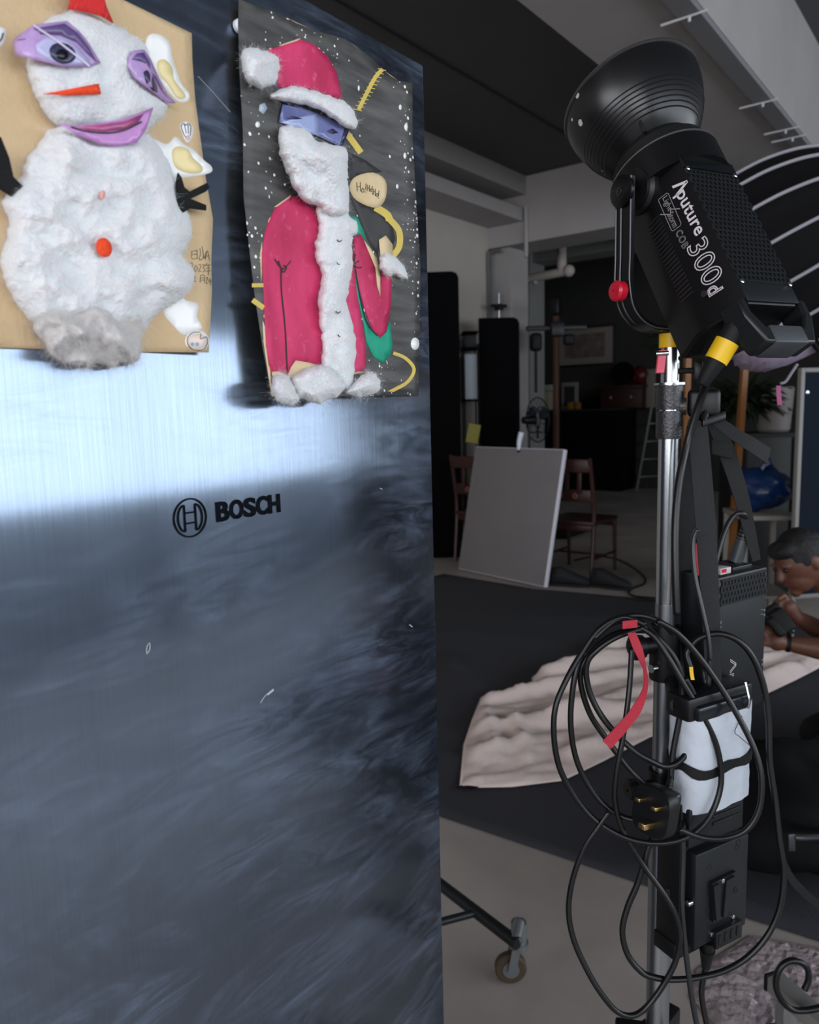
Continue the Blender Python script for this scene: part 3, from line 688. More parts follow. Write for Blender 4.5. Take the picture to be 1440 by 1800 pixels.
for i, P in enumerate((k2(245, 1640, 290, 1620, 335, 1660, 362, 1735, 330, 1752, 270, 1742, 246, 1700), k2(330, 1640, 380, 1600, 470, 1580, 530, 1620, 560, 1680, 520, 1720, 470, 1742, 430, 1752, 350, 1712), k2(562, 1702, 600, 1650, 660, 1610, 705, 1640, 705, 1690, 660, 1716, 600, 1718))):
    cotton('hem_cotton', P, HA, .001, .019, 20, sa, step=2, seed=20 + i, lump=.4, nf=900, fl=.008)
for x, y in ((535, 1042), (533, 1140), (530, 1352), (538, 1453)):
    stroke('button_line', k2(x - 10, y - 4, x - 2, y + 6, x + 10, y - 2), 1.6, lambda a, b_: h_santa(a, b_) + .015, 0, m_ink, sa)
# small white magnet at the upper left edge
mg = onx(417, 48, XF)
mb = MB(); mb.lathe((XF + .001, mg.y, mg.z), (1, 0, 0), [(0, .0005), (0, .0052), (.003, .0052), (.0042, .004), (.0045, .0005)], 24)
tag(mb.build('magnet', M('magnet_white', '#d9dde2', .35), None), 'small white round magnet at the upper left corner of the santa sheet', 'magnet')

# ================================================================ LAMP STAND IN FRONT
m_chrome = M('tube_chrome', '#b9bcc0', .22, 1.0)
m_alu = M('tube_brushed', '#a2a6ab', .32, 1.0)
m_blkp = M('plastic_black', '#0c0c0e', .42, spec=.35)
m_blks = M('plastic_black_matte', '#0b0b0c', .62, spec=.3)
m_blkg = M('gloss_black', '#0b0b0d', .16)
m_redp = M('plastic_red', '#c0142e', .35)
m_pinkp = M('plastic_pink_red', '#e4375a', .4)
m_tape = M('tape_yellow', '#e2b50c', .45)
SP = dep(1176, 773, 1.05); SX, SY = SP.x, SP.y                           # stand axis
def zpole(py, px=1165): v = ray(px, py); s_ = math.hypot(SX, SY) / math.hypot(v.x, v.y); return EYE.z + v.z * s_
def SPT(z): return Vector((SX, SY, z))
sd = thing('light_stand', 'chrome tripod light stand carrying the black studio lamp', 'light stand', (SX, SY, 0))
z_top = zpole(606, 1182)
MB().cyl(SPT(.12), SPT(zpole(1395, 1155)), .0172, seg=32).build('lower_tube', m_alu, sd)
MB().cyl(SPT(zpole(1395, 1155)), SPT(zpole(1060)), .0145, seg=32).build('middle_tube', m_alu, sd)
MB().cyl(SPT(zpole(1060)), SPT(zpole(700, 1176)), .0140, seg=32).build('middle_tube', m_chrome, sd)
MB().cyl(SPT(zpole(700, 1176)), SPT(z_top), .0125, seg=32).build('upper_tube', m_chrome, sd)
def collar(z0, z1, r, mat, nm='collar'):
    mb = MB(); mb.lathe(SPT(z0), ZUP, [(0, r * .8), (0, r), (.003, r * 1.03), (z1 - z0 - .003, r * 1.03), (z1 - z0, r), (z1 - z0, r * .8)], 32); return mb.build(nm, mat, sd)
m_cast = M('cast_grey', '#4c4c4e', .38, .8, bump=(300, .2))
c1 = collar(zpole(771, 1176), zpole(722, 1176), .0172, m_cast)
c2 = collar(zpole(720, 1176), zpole(678, 1176), .0176, m_cast)
mb = MB(); mb.lathe(SPT(zpole(677, 1176)), ZUP, [(0, .012), (0, .0215), (.003, .0215), (.003, .012)], 32); mb.build('ring', m_chrome, sd)
kd = (RGT * .93 - FWD * .36).normalized(); kd.z = 0; kd.normalize()
zk = zpole(715, 1176); k0 = SPT(zk) + kd * .017
kn = MB(); kn.cyl(SPT(zk) + kd * .010, SPT(zk) + kd * .022, .012, seg=20)
kn.build('knob_neck', m_cast, sd)
side = kd.cross(ZUP).normalized()
F4 = frame(SPT(zk) + kd * .044, kd, side, ZUP)
MB().box((0, 0, .004), (.042, .022, .038), F4, .007, 3).build('clamp_knob', m_blkp, sd)
MB().box((-.002, 0, -.021), (.034, .020, .009), F4, .003, 2).build('clamp_knob', m_blkp, sd)
kz = zpole(652, 1200); mb = MB(); mb.cyl(SPT(kz) + kd * .012, SPT(kz) + kd * .03, .004, seg=10); mb.box((0, 0, 0), (.012, .012, .026), frame(SPT(kz) + kd * .036, kd, side, ZUP), .003); mb.build('lock_knob', m_blkp, sd)
MB().cyl(SPT(zpole(632)) + kd * .0118 - FWD * .004, SPT(zpole(632)) + kd * .0132 - FWD * .004, .003, seg=12).build('lock_hole', m_blks, sd)
# red lever on the receiver
ld = -kd; zl = zpole(624)
mb = MB(); mb.cyl(SPT(zl) - FWD * .012 + ld * .006, SPT(zl) - FWD * .012 + ld * .022, .0035, seg=12); mb.build('lever_pin', m_chrome, sd)
P0 = SPT(zl) - FWD * .013 + ld * .015
MB().prism([P0 + ld * .004 + ZUP * .004, P0 - ld * .006 + ZUP * .004, P0 - ld * .003 - ZUP * .026, P0 + ld * .007 - ZUP * .026], FWD * .006).build('lever', m_pinkp, sd)
# lower clamps
zc1, zc0 = zpole(1098, 1160), zpole(1192, 1160)
collar(zc0, zc1, .0205, m_blkp, 'clamp_collar')
bd = (-RGT * .95 - FWD * .25); bd.z = 0; bd.normalize()
zz = (zc0 + zc1) / 2
mb = MB(); mb.cyl(SPT(zz + .012), SPT(zz + .012) + bd * .040, .012, seg=18); mb.lathe(SPT(zz + .012) + bd * .036, bd, [(0, .006), (.001, .017), (.014, .019), (.018, .014), (.018, .002)], 14); mb.build('clamp_knob', m_blkp, sd)
MB().cyl(SPT(zz - .02) + bd * .018 - FWD * .01, SPT(zz - .02) + bd * .026 - FWD * .012, .006, seg=12).build('bolt', m_chrome, sd)
collar(zpole(1392, 1155), zpole(1352, 1155), .0195, m_blkp, 'clamp_collar')
zz2 = zpole(1378, 1155); mb = MB(); mb.cyl(SPT(zz2), SPT(zz2) + bd * .045, .010, seg=16); mb.lathe(SPT(zz2) + bd * .040, bd, [(0, .005), (.001, .014), (.014, .016), (.017, .012), (.017, .002)], 14); mb.build('clamp_knob', m_blkp, sd)
# folding legs below the frame edge
zh = zpole(1797, 1148)
collar(zh - .05, zh - .012, .026, m_blkp, 'leg_collar'); collar(.13, .17, .026, m_blkp, 'leg_collar')
for k in range(3):
    a = math.radians(205 + 120 * k); d = Vector((math.cos(a), math.sin(a), 0))
    MB().tube([SPT(zh - .03) + d * .03, SPT(.02) + d * .46], .0125, 14, smooth=False).build('leg', m_alu, sd)
    MB().tube([SPT(.15) + d * .03, SPT(.2) + d * .29], .008, 10, smooth=False).build('brace', m_alu, sd)
    MB().sphere(SPT(.014) + d * .468, .0135, seg=12).build('rubber_foot', m_blks, sd)
    MB().box((0, 0, 0), (.045, .022, .03), frame(SPT(zh - .022) + d * .04, d, d.cross(ZUP), ZUP), .004).build('leg_bracket', m_blkp, sd)

# ================================================================ STUDIO LAMP
AX = cdir(-.245, .912, .33)                                     # aiming direction
SD = Vector((AX.y, -AX.x, 0)).normalized()
if SD.dot(RGT) > 0: SD = -SD                                    # yoke side facing the camera
TP = SD.cross(AX)
TP = TP if TP.z > 0 else -TP
PV = dep(1186, 358, 1.05)                                        # pivot centre on the body axis
PV = Vector((SX, SY, PV.z)) + AX.cross(Vector((0, 0, 0)))
lam = thing('studio_lamp', 'black studio lamp head with bowl reflector and white lettering on the stand', 'studio lamp', (SX, SY, z_top))
LF = frame(PV, SD, TP, AX)                                     # local: x side, y top, z axis
def LP(x, y, z): return LF @ Vector((x, y, z))
WX, WY, CH, CX = .058, .057, .046, .016                                    # half width, half height, chamfer
def octo(wx, wy, ch, z): return [LP(*p, z) for p in ((wx, -wy + ch), (wx, wy - ch), (wx - CX, wy), (-wx + CX, wy), (-wx, wy - ch), (-wx, -wy + ch), (-wx + CX, -wy), (wx - CX, -wy))]
def loft(rings, caps=True):
    mb = MB(); R = [[mb.bm.verts.new(p) for p in r] for r in rings]; n = len(R[0])
    for A, B in zip(R, R[1:]):
        for k in range(n): mb.bm.faces.new((A[k], A[(k + 1) % n], B[(k + 1) % n], B[k]))
    if caps: mb.bm.faces.new(R[0][::-1]); mb.bm.faces.new(R[-1])
    return mb
m_body = M('lamp_body', '#0d0d0f', .36, .2, spec=.4)
ZF, ZB = .024, -.216
body = loft([octo(WX * .93, WY * .93, CH, ZB - .004), octo(WX, WY, CH, ZB), octo(WX, WY, CH, ZF - .004), octo(WX * .97, WY * .97, CH, ZF)]).build('body', m_body, lam, 20)
# front: mount rings
mb = MB(); mb.lathe(PV + AX * (ZF - .03), AX, [(0, .05), (0, .0725), (.040, .0725), (.0425, .0705), (.0425, .06)], 56); mb.build('front_housing', m_body, lam)
mb = MB(); mb.lathe(PV + AX * (ZF + .012), AX, [(0, .05), (0, .0640), (.020, .0640), (.022, .061), (.022, .050)], 56); mb.build('mount_ring', m_blks, lam)
mb = MB(); mb.lathe(PV + AX * (ZF + .0128), AX, [(-.001, .0705), (-.001, .0728), (.0005, .0728), (.0005, .0705)], 56); mb.build('rim_line', M('rim_worn', '#77777a', .35, .6), lam)
mb = MB(); mb.lathe(PV + AX * (ZF + .032), AX, [(0, .045), (0, .0560), (.010, .0555), (.014, .053)], 56); mb.build('reflector_neck', m_blks, lam)
# bowl reflector
RB = ZF + .045; prof = []
for i in range(15):
    f = i / 14; prof.append((.098 * f, .052 + (.094 - .052) * math.sin(min(1, f * 1.02) * math.pi / 2) ** .82))
outer = prof; inner = [(h, r - .0015) for h, r in prof[::-1]]
m_refl = bpy.data.materials.new('reflector_black'); m_refl.use_nodes = True; t = NT(m_refl)
t.b.inputs['Roughness'].default_value = .30; t.b.inputs['Metallic'].default_value = .25
v_ = t.add('ShaderNodeTexVoronoi', Scale=70.0); t.link(t.coords(), v_.inputs['Vector']); sp_ = t.add('ShaderNodeSeparateColor'); t.link(v_.outputs['Color'], sp_.inputs[0])
n_ = t.add('ShaderNodeTexNoise', Scale=9.0, Detail=3.0); t.link(t.coords(), n_.inputs['Vector'])
ds = t.math('LESS_THAN', v_.outputs['Distance'], t.math('MULTIPLY', t.math('POWER', sp_.outputs[0], 7.0), t.math('MULTIPLY', t.ramp(n_.outputs['Fac'], [(.5, (0, 0, 0, 1)), (.58, (1, 1, 1, 1))]), .38)))
t.link(t.mix(ds, lin('#141416'), lin('#b9b6b0')), t.b.inputs['Base Color'])
mb = MB(); mb.lathe(PV + AX * RB, AX, outer, 72); rf = mb.build('reflector', m_refl, lam, 60)
mb = MB(); mb.lathe(PV + AX * RB, AX, inner, 72); mb.build('reflector_lining', M('lining_silver', '#b8b8ba', .3, 1.0), rf, 60)
# fine turned ridges near the neck
for i in range(7):
    f = .16 + i * .055; h = .098 * f; r = .052 + (.094 - .052) * math.sin(min(1, f * 1.02) * math.pi / 2) ** .82
    mb = MB(); mb.lathe(PV + AX * (RB + h), AX, [(-.0012, r - .0012), (-.0004, r + .0004), (.0006, r + .0006), (.0014, r + .0002)], 72); mb.build('ridge', m_refl, rf)
mb = MB(); re_ = outer[-1]
mb.lathe(PV + AX * (RB + re_[0]), AX, [(-.002, re_[1] - .0005), (-.001, re_[1] + .0022), (.0015, re_[1] + .0022), (.0025, re_[1]), (.001, re_[1] - .002)], 72); mb.build('reflector_rim', M('rim_black', '#4a4a4c', .3, .6), lam)
MB().box((0, 0, 0), (.006, .004, .03), frame(PV + AX * (ZF + .055) + SD * .050 + TP * .035, (SD * .82 + TP * .57).normalized(), (TP * .82 - SD * .57).normalized(), AX), .001).build('lock_slot', m_blks, lam)
# grille on the top face: perforated plate built hole by hole as a lattice
GZ0, GZ1 = -.022, -.190; GW = WX - CX + .002
def lattice(o, ex, ey, n, w, h, cw, ch_, bar, th, rows_off=True):
    """plate of bars leaving staggered openings"""
    mb = MB(); ny = max(2, int(h / ch_)); nx = max(2, int(w / cw)); chh, cww = h / ny, w / nx
    for j in range(ny + 1):
        mb.box((0, -h / 2 + j * chh, 0), (w, bar, th), frame(o, ex, ey, n))
    for j in range(ny):
        off = .5 if (j % 2 and rows_off) else 0
        for i in range(nx + 1):
            x = -w / 2 + (i + off) * cww
            if x <= w / 2 + 1e-6: mb.box((x, -h / 2 + (j + .5) * chh, 0), (bar, chh, th), frame(o, ex, ey, n))
    return mb
gw = 2 * (WX - CX) + .004
MB().box((0, 0, 0), (gw - .002, GZ0 - GZ1, .0006), frame(LP(0, WY + .0007, (GZ0 + GZ1) / 2), SD, AX, TP)).build('grille_backing', M('grille_dark', '#050506', .9), lam)
lattice(LP(0, WY + .0022, (GZ0 + GZ1) / 2), SD, AX, TP, gw, GZ0 - GZ1, .0070, .0072, .0024, .0022).build('grille', M('grille_grey', '#2d2f31', .38, .6), lam, 0)
MB().box((0, 0, 0), (gw, .028, .003), frame(LP(0, WY + .0008, GZ1 - .0145), SD, AX, TP), .001).build('rear_plate', M('plate_grey', '#25282b', .38, .5), lam)
# bevelled recess in front of the grille
MB().prism([LP(-GW * 1.0, WY + .0015, GZ0 + .002), LP(GW * 1.05, WY + .0015, GZ0 + .002), LP(GW * 1.05, WY + .0015, GZ0 + .018), LP(GW * .5, WY - .004, GZ0 + .04), LP(-GW * .5, WY - .004, GZ0 + .04), LP(-GW * 1.0, WY + .0015, GZ0 + .018)], TP * .003).build('front_recess', M('recess_gloss', '#1a1f24', .18, .6), lam, 20)
for (sx, zz_) in ((1, GZ0 + .001), (-1, GZ0 + .001), (1, GZ1 - .002), (-1, GZ1 - .002)):
    mb = MB(); mb.lathe(LP(sx * (gw / 2 - .003), WY + .003, zz_), TP, [(0, .0032), (.001, .0032), (.0018, .0022), (.0018, .0004)], 14); mb.build('screw', m_chrome, lam)
# lettering on the bevelled side face
fa, fb = Vector((WX, WY - CH, 0)), Vector((WX - CX, WY, 0))
mid = (fa + fb) / 2; ed = (fb - fa).normalized(); nn = Vector((ed.y, -ed.x, 0)); nn = nn if nn.x > 0 else -nn
FW = (fb - fa).length
EY_ = (SD * ed.x + TP * ed.y); EN_ = (SD * nn.x + TP * nn.y); EX_ = -AX      # text runs front to back
def face_at(along, across): return LP(mid.x, mid.y, 0) + EY_ * across + AX * (ZF - along) + EN_ * .0007
m_txt = M('print_white', '#cfc7cb', .5); m_txt2 = M('print_grey', '#8f898c', .5)
def put_text(s_, along, across, L, hgt_, mat, bold=0.0, outline=None, space=1.0, nm='lettering'):
    me = text_mesh(s_, 1.0, bold=bold, outline=outline, space=space); fit_text(me, L, hgt_, frame(face_at(along, across), EX_, EY_, EN_))
    if outline:   # keep outlines flat on the face
        pass
    return link_mesh(nm, me, mat, lam, 0)
put_text('\u039b', .052, .0030, .017, .0185, m_txt, .03)
put_text('puture', .066, -.0020, .066, .0180, m_txt, .015, space=1.02)
put_text('300', .137, -.0130, .061, .0270, m_txt, .0, outline=.022, space=1.03)
put_text('d', .200, -.0120, .0115, .0190, m_txt, .0, outline=.035)
put_text('COB', .110, -.0165, .026, .0090, m_txt2, 0, outline=.022, space=1.15)
put_text('Light', .058, -.0155, .021, .0090, m_txt2, 0.0); put_text('Storm', .082, -.0165, .021, .0085, m_txt2, 0.0)
def face_line(pts, w=.0007):
    mb = MB()
    for a, b_ in zip(pts, pts[1:]):
        A, B = face_at(*a), face_at(*b_); mb.ribbon([A, B], (B - A).cross(EN_), w, .0002)
    return mb
face_line([(.0555, -.0175), (.0555, -.006), (.0575, -.0045), (.104, -.0055), (.106, -.0075), (.106, -.0175), (.104, -.019), (.0575, -.0185), (.0555, -.0175)]).build('lettering_box', m_txt2, lam)
face_line([(.086, .0005), (.078, -.0100), (.0845, -.0120), (.075, -.0235)], .0011).build('lettering_bolt', m_txt2, lam)
# side vents (yoke side)
for i in range(22):
    MB().box((0, 0, 0), (.0012, .022, .0022), frame(LP(WX + .0002, -.001, -.050 - i * .0056), SD, TP, AX)).build('vent_slat', M('vent_edge', '#1e1e20', .4), lam)
mb = MB(); mb.lathe(LP(WX - .001, .022, ZB + .035), SD, [(0, .004), (.0025, .004), (.0025, .0005)], 12); mb.build('screw', m_cast, lam)
# rear handle loop
hz0, hz1 = ZB + .006, ZB - .072
rh = loft([octo(WX * 1.0, WY, CH, ZB + .002), octo(WX * .96, WY * .96, CH, ZB - .004), octo(WX * .80, WY * .62, CH * .5, ZB - .010)]).build('rear_housing', m_body, lam, 20)
HWX = WX * .98
hb = [(HWX, ZB + .004), (HWX, ZB - .022), (HWX * .72, ZB - .058), (-HWX * .72, ZB - .058), (-HWX, ZB - .022), (-HWX, ZB + .004), (-HWX + .012, ZB + .004), (-HWX + .012, ZB - .016), (-HWX * .70 + .008, ZB - .036), (HWX * .70 - .008, ZB - .036), (HWX - .012, ZB - .016), (HWX - .012, ZB + .004)]
hd = MB(); hd.prism([LP(x, WY - .030, z) for x, z in hb], TP * .031)
hdo = hd.build('rear_handle', M('handle_black', '#17191b', .36, .2), lam, 20)
bvm = hdo.modifiers.new('soft_edges', 'BEVEL'); bvm.width = .003; bvm.segments = 2
MB().box((0, 0, 0), (HWX * 1.0, .0245, .0335), frame(LP(0, WY - .0145, ZB - .047), SD, AX, TP), .003).build('handle_grip', M('grip_grey', '#3a3d41', .5), lam)
# power connector with yellow tape
cdn = (-AX * .55 - TP * .55 + SD * .2).normalized()
cn0 = dep(1284, 592, .885); cn1 = dep(1248, 652, .895); cdv = (cn1 - cn0).normalized()
MB().cyl(cn0 - cdv * .030, cn0 + cdv * .010, .0135, seg=24).build('connector', m_blks, lam)
MB().cyl(cn0 + cdv * .006, cn0 + cdv * .031, .0142, .0136, seg=24).build('yellow_tape', m_tape, lam)
MB().tube([cn0 + cdv * .030, cn0 + cdv * .055, cn0 + cdv * .062], [.0118, .0085, .006], 18, smooth=False).build('cable_sleeve', m_blks, lam)
# yoke bracket
YW = .084; m_yoke = M('yoke_black', '#111113', .3, .4)
def YP(x, z): return Vector((SX, SY, 0)) + SD * x + ZUP * z
zb_ = z_top + .020; yk = []
for s_ in (1, -1):
    arm = [(s_ * YW, PV.z + .012), (s_ * YW, PV.z - .08), (s_ * YW, zb_ + .055), (s_ * (YW - .010), zb_ + .022), (s_ * (YW - .040), zb_ + .002), (0, zb_)]
    yk.append(arm)
yd = SD.cross(ZUP).normalized()
path = [YP(x, z) for x, z in yk[0]] + [YP(x, z) for x, z in yk[1][::-1][1:]]
MB().ribbon(path, yd, .030, .006, 6).build('yoke', m_yoke, lam, 40)
for off in (-.0145, .003, .0125):
    MB().tube([p + yd * off + (SD * .0035 if i < len(path) // 2 else -SD * .0035) for i, p in enumerate(path)], .0012, 6).build('yoke_rib', M('yoke_edge', '#5a5a5e', .35, .5), lam)
for s_ in (1, -1):
    mb = MB(); mb.lathe(LP(0, 0, 0) + SD * s_ * (WX - .004), SD * s_, [(0, .030), (.008, .030), (.012, .026), (.017, .026), (.017, .004)], 36); mb.build('tilt_hub', m_blkp, lam)
    mb = MB(); mb.lathe(YP(s_ * (YW + .002), PV.z - .004), SD * s_, [(0, .020), (.005, .020), (.006, .018), (.006, .001)], 28); mb.build('arm_head', m_yoke, lam)
    mb = MB(); mb.lathe(YP(s_ * (YW + .007), PV.z - .004) + yd * .002, SD * s_, [(0, .005), (.002, .005), (.002, .003), (.0008, .0025), (.0008, .0003)], 16); mb.build('bolt', m_cast, lam)
# red tilt knob, yellow taped receiver
kp = dep(1098, 524, .985)
mb = MB(); mb.lathe(YP(YW + .003, zpole(524, 1100)) - yd * .006, SD, [(-.004, .003), (.000, .004), (.004, .0045), (.006, .0125), (.016, .0130), (.019, .010), (.020, .001)], 24); mb.build('red_knob', m_redp, lam)
mb = MB(); mb.lathe(SPT(z_top - .004), ZUP, [(0, .012), (0, .0155), (.019, .0155), (.019, .010)], 32); mb.build('receiver_tape', m_tape, lam)

# ================================================================ POWER BOXES HANGING ON THE STAND
def hdir(deg):            # horizontal direction, degrees to the right of the viewing heading
    a = math.radians(deg); return (_fw0 * math.cos(a) + _r0 * math.sin(a)).normalized()
m_case = M('case_dark', '#121519', .45, .2)
m_case2 = M('case_black', '#0a0b0d', .45, .1)
# --- lamp control box
E1 = hdir(57); EN = hdir(57 + 90); EN = EN if EN.dot(FWD) < 0 else -EN
tl = dep(1236, 1018, 1.07); tr = dep(1349, 994, 1.07)
bw = .115; bh = .205; bd_ = .060
o0 = dep(1350, 996, 1.09); o0 = o0 - E1 * (bw / 2) - ZUP * (bh / 2) - EN * (bd_ / 2)
CF = frame(o0, E1, EN, ZUP)
cb = thing('control_box', 'dark metal lamp control box hanging from black straps behind the pole', 'control box', o0 - ZUP * bh / 2)
MB().box((0, 0, 0), (bw, bd_, bh), CF, .003).build('case', m_case, cb)
MB().box((0, bd_ / 2 + .0004, bh / 2 - .022), (bw - .012, .0006, .034), CF).build('vent_recess', M('vent_recess', '#050608', .9), cb)
vm = lattice(CF @ Vector((0, bd_ / 2 + .0012, bh / 2 - .022)), E1, ZUP, EN, bw - .010, .034, .0075, .0085, .0032, .0012)
vm.build('vent_grille', m_case, cb, 0)
for sx in (-1, 1):
    for zz_ in (.040, .033, -.035, -.042):
        mb = MB(); mb.lathe(CF @ Vector((sx * (bw / 2 - .006), bd_ / 2, zz_)), EN, [(0, .0022), (.0012, .0022), (.0014, .0004)], 10); mb.build('screw', m_chrome, cb)
MB().box((.012, .0, bh / 2 + .003), (.045, .040, .006), CF, .001).build('socket_plate', m_case2, cb)
MB().box((-.028, .012, bh / 2 + .004), (.024, .018, .009), CF, .001).build('rocker_switch', M('switch_grey', '#b9b2b4', .4), cb)
MB().box((-.033, .0215, bh / 2 + .005), (.010, .0008, .005), CF).build('switch_mark', m_redp, cb)
pl0 = CF @ Vector((.030, -.004, bh / 2 + .006)); pl1 = dep(1316, 916, 1.09)
MB().tube([pl0, pl0 + (pl1 - pl0) * .55], [.0105, .0095], 18, smooth=False).build('plug', M('plug_grey', '#34383d', .4), cb)
for i in range(5):
    f = .56 + i * .085; q = pl0 + (pl1 - pl0) * f; MB().tube([q, q + (pl1 - pl0) * .045], .0085 - i * .0003, 14, smooth=False).build('plug_ring', M('plug_grey', '#34383d', .4), cb)
MB().cyl(pl0 + (pl1 - pl0) * .5, pl1 + (pl1 - pl0) * .02, .0062, seg=14).build('plug_core', m_blkp, cb)
me = text_mesh('\u039bp', 1.0, outline=.02); fit_text(me, .036, .018, frame(CF @ Vector((-.030, bd_ / 2 + .0006, -.018)), -ZUP, E1, EN)); link_mesh('lettering', me, m_txt, cb, 0)

# --- battery box with plates
E1b = hdir(62); ENb = hdir(62 + 90); ENb = ENb if ENb.dot(FWD) < 0 else -ENb
pr_ = dep(1314, 1560, 1.06)
pw, pd = .116, .045
BF0 = pr_ - E1b * (pw / 2) - ENb * (pd / 2)
def zat(py, px=1265):
    v = ray(px, py); s_ = math.hypot(BF0.x, BF0.y) / math.hypot(v.x, v.y); return EYE.z + v.z * s_
BO = Vector((BF0.x, BF0.y, 0)); BF = frame(BO, E1b, ENb, ZUP)
def bb(mb, x0, x1, y0, y1, py0, py1, bevel=.002):
    z0, z1 = zat(py1), zat(py0); return mb.box(((x0 + x1) / 2, (y0 + y1) / 2, (z0 + z1) / 2), (x1 - x0, y1 - y0, z1 - z0), BF, bevel)
bt = thing('battery_holder', 'black battery holder with plates hanging on the stand pole', 'battery holder', (BO.x, BO.y, zat(1665)))
hw, hy = pw / 2, pd / 2
bb(MB(), -hw, hw, -hy - .012, hy - .016, 1395, 1650).build('back_case', m_case2, bt)
bb(MB(), -hw + .004, hw - .006, hy - .018, hy - .006, 1400, 1466).build('upper_plate', m_case, bt)
for py_ in (1412, 1424, 1436): bb(MB(), -.010, hw - .012, hy - .007, hy - .004, py_, py_ + 5, .0008).build('plate_rib', m_case2, bt)
bb(MB(), -hw + .012, hw, hy - .018, hy, 1476, 1640, .003).build('mount_plate', m_case, bt)
bb(MB(), -hw - .002, hw - .01, -hy - .014, hy - .02, 1640, 1668).build('base', m_case2, bt)
zc = (zat(1545) + zat(1585)) / 2; hh_ = abs(zat(1530) - zat(1600)) / 2
wedge = [(-.021, hh_), (.026, hh_ * 1.05), (.012, -hh_), (-.016, -hh_)]
MB().prism([BF @ Vector((x, hy + .0002, zc + z)) for x, z in wedge], ENb * .0055).build('wedge_slot', m_case2, bt, 0)
MB().prism([BF @ Vector((x, hy + .0058, zc + z)) for x, z in [(-.021, hh_ * .9), (-.010, hh_ * .9), (-.006, -hh_ * .9), (-.014, -hh_ * .9)]], ENb * .003).build('wedge_rail', m_case, bt, 0)
MB().prism([BF @ Vector((x, hy + .0058, zc + z)) for x, z in [(.004, hh_ * .9), (.020, hh_ * .95), (.008, -hh_ * .9), (.000, -hh_ * .9)]], ENb * .003).build('wedge_rail', m_case, bt, 0)
for x, py_ in ((-.020, 1506), (.034, 1492), (.036, 1484), (.034, 1568), (-.022, 1582)):
    mb = MB(); mb.lathe(BF @ Vector((x, hy - .001, zat(py_))), ENb, [(0, .0045), (.0014, .0045), (.0014, .0032), (.0004, .003), (.0004, .0003)], 16); mb.build('screw_hole', M('hole_black', '#040405', .8), bt)
for x, py_ in ((.0, 1534), (-.012, 1626), (.030, 1614)):
    mb = MB(); mb.lathe(BF @ Vector((x, hy + .0055 if py_ < 1600 else hy, zat(py_))), ENb, [(0, .0034), (.0014, .0034), (.0022, .0020), (.0022, .0002)], 12); mb.build('screw', m_chrome, bt)
bb(MB(), -.012, .040, hy - .001, hy + .008, 1618, 1648, .001).build('contact_block', m_case2, bt)
for i in range(4): bb(MB(), -.008 + i * .012, -.004 + i * .012, hy + .008, hy + .0092, 1624, 1640, .0).build('contact_slot', M('hole_black', '#040405', .8), bt)
mb = MB(); mb.lathe(BF @ Vector((-hw + .011, hy - .006, zat(1560))), -E1b, [(0, .004), (.006, .004), (.007, .003), (.007, .0003)], 12); mb.build('release_button', m_chrome, bt)
bb(MB(), hw, hw + .003, hy - .014, hy - .004, 1585, 1605, .0005).build('side_latch', m_case, bt)
# xlr style plug underneath
xp = BF @ Vector((-.014, hy - .004, zat(1640))); xq = dep(1241, 1700, 1.05)
MB().tube([xp, xp + (xq - xp) * .30, xp + (xq - xp) * .32, xq], [.0085, .0085, .0105, .006], 18, smooth=False).build('power_plug', m_blkp, bt)
# white paper wrapped pack with black tape
z0w, z1w = zat(1408), zat(1240)
m_paper = M('paper_white', '#b4bac3', .7, bump=(60, .25))
bm_ = MB(); n = 14; rows = []
wp = .062; dp_ = .030
def wrap(z, k):      # rounded rectangle outline with slight wobble
    out_ = []
    for i in range(40):
        a = 2 * math.pi * i / 40; c, s_ = math.cos(a), math.sin(a); q = (abs(c) ** 3.2 + abs(s_) ** 3.2) ** (-1 / 3.2)
        w = .0012 * noise.noise(Vector((c * 2.2, s_ * 2.2, z * 60)))
        out_.append(BF @ Vector(((wp + w) * c * q + .006, (dp_ + w * 2) * s_ * q - .004, z + (.004 * noise.noise(Vector((c * 3, s_ * 3, k))) if k in (0, n) else 0))))
    return out_
loft([wrap(z0w + (z1w - z0w) * i / n, i) for i in range(n + 1)]).build('paper_wrap', m_paper, bt, 60, label='white paper wrapped around the battery')
zt_ = zat(1334)
tp = MB()
ring = []
for i in range(41):
    a = 2 * math.pi * i / 40; c, s_ = math.cos(a), math.sin(a); q = (abs(c) ** 3.2 + abs(s_) ** 3.2) ** (-1 / 3.2)
    ring.append(BF @ Vector(((wp + .0022) * c * q + .006, (dp_ + .0022) * s_ * q - .004, zt_ + .004 * math.sin(a * 2 + 1.0) + .003 * math.sin(a * 5))))
tp.ribbon(ring, ZUP, [.0135 + .002 * math.sin(i * 1.3) for i in range(41)], .0008, 1).build('black_tape', m_blks, bt)
# clamp bracket above it
bb(MB(), -hw - .004, hw + .004, -hy, hy - .004, 1208, 1250, .006).build('clamp_bracket', m_blkp, bt)
bb(MB(), -hw + .006, hw - .010, hy - .010, hy + .004, 1222, 1248, .005).build('clamp_lip', M('bracket_sheen', '#1e2126', .25, .3), bt)
kq = BF @ Vector((hw - .022, hy + .002, zat(1215)))
MB().tube([kq + ZUP * .012, kq + ENb * .004, kq + ENb * .007 - ZUP * .012, kq + ENb * .005 - ZUP * .022], .0022, 8).build('metal_hook', m_chrome, bt)
MB().tube([BF @ Vector((-.008 + hw * .6, hy + .006, zat(1255))), dep(1292, 1285, 1.0), dep(1300, 1295, 1.0), dep(1318, 1310, 1.01)], .0005, 5).build('thin_wire', m_blks, bt)
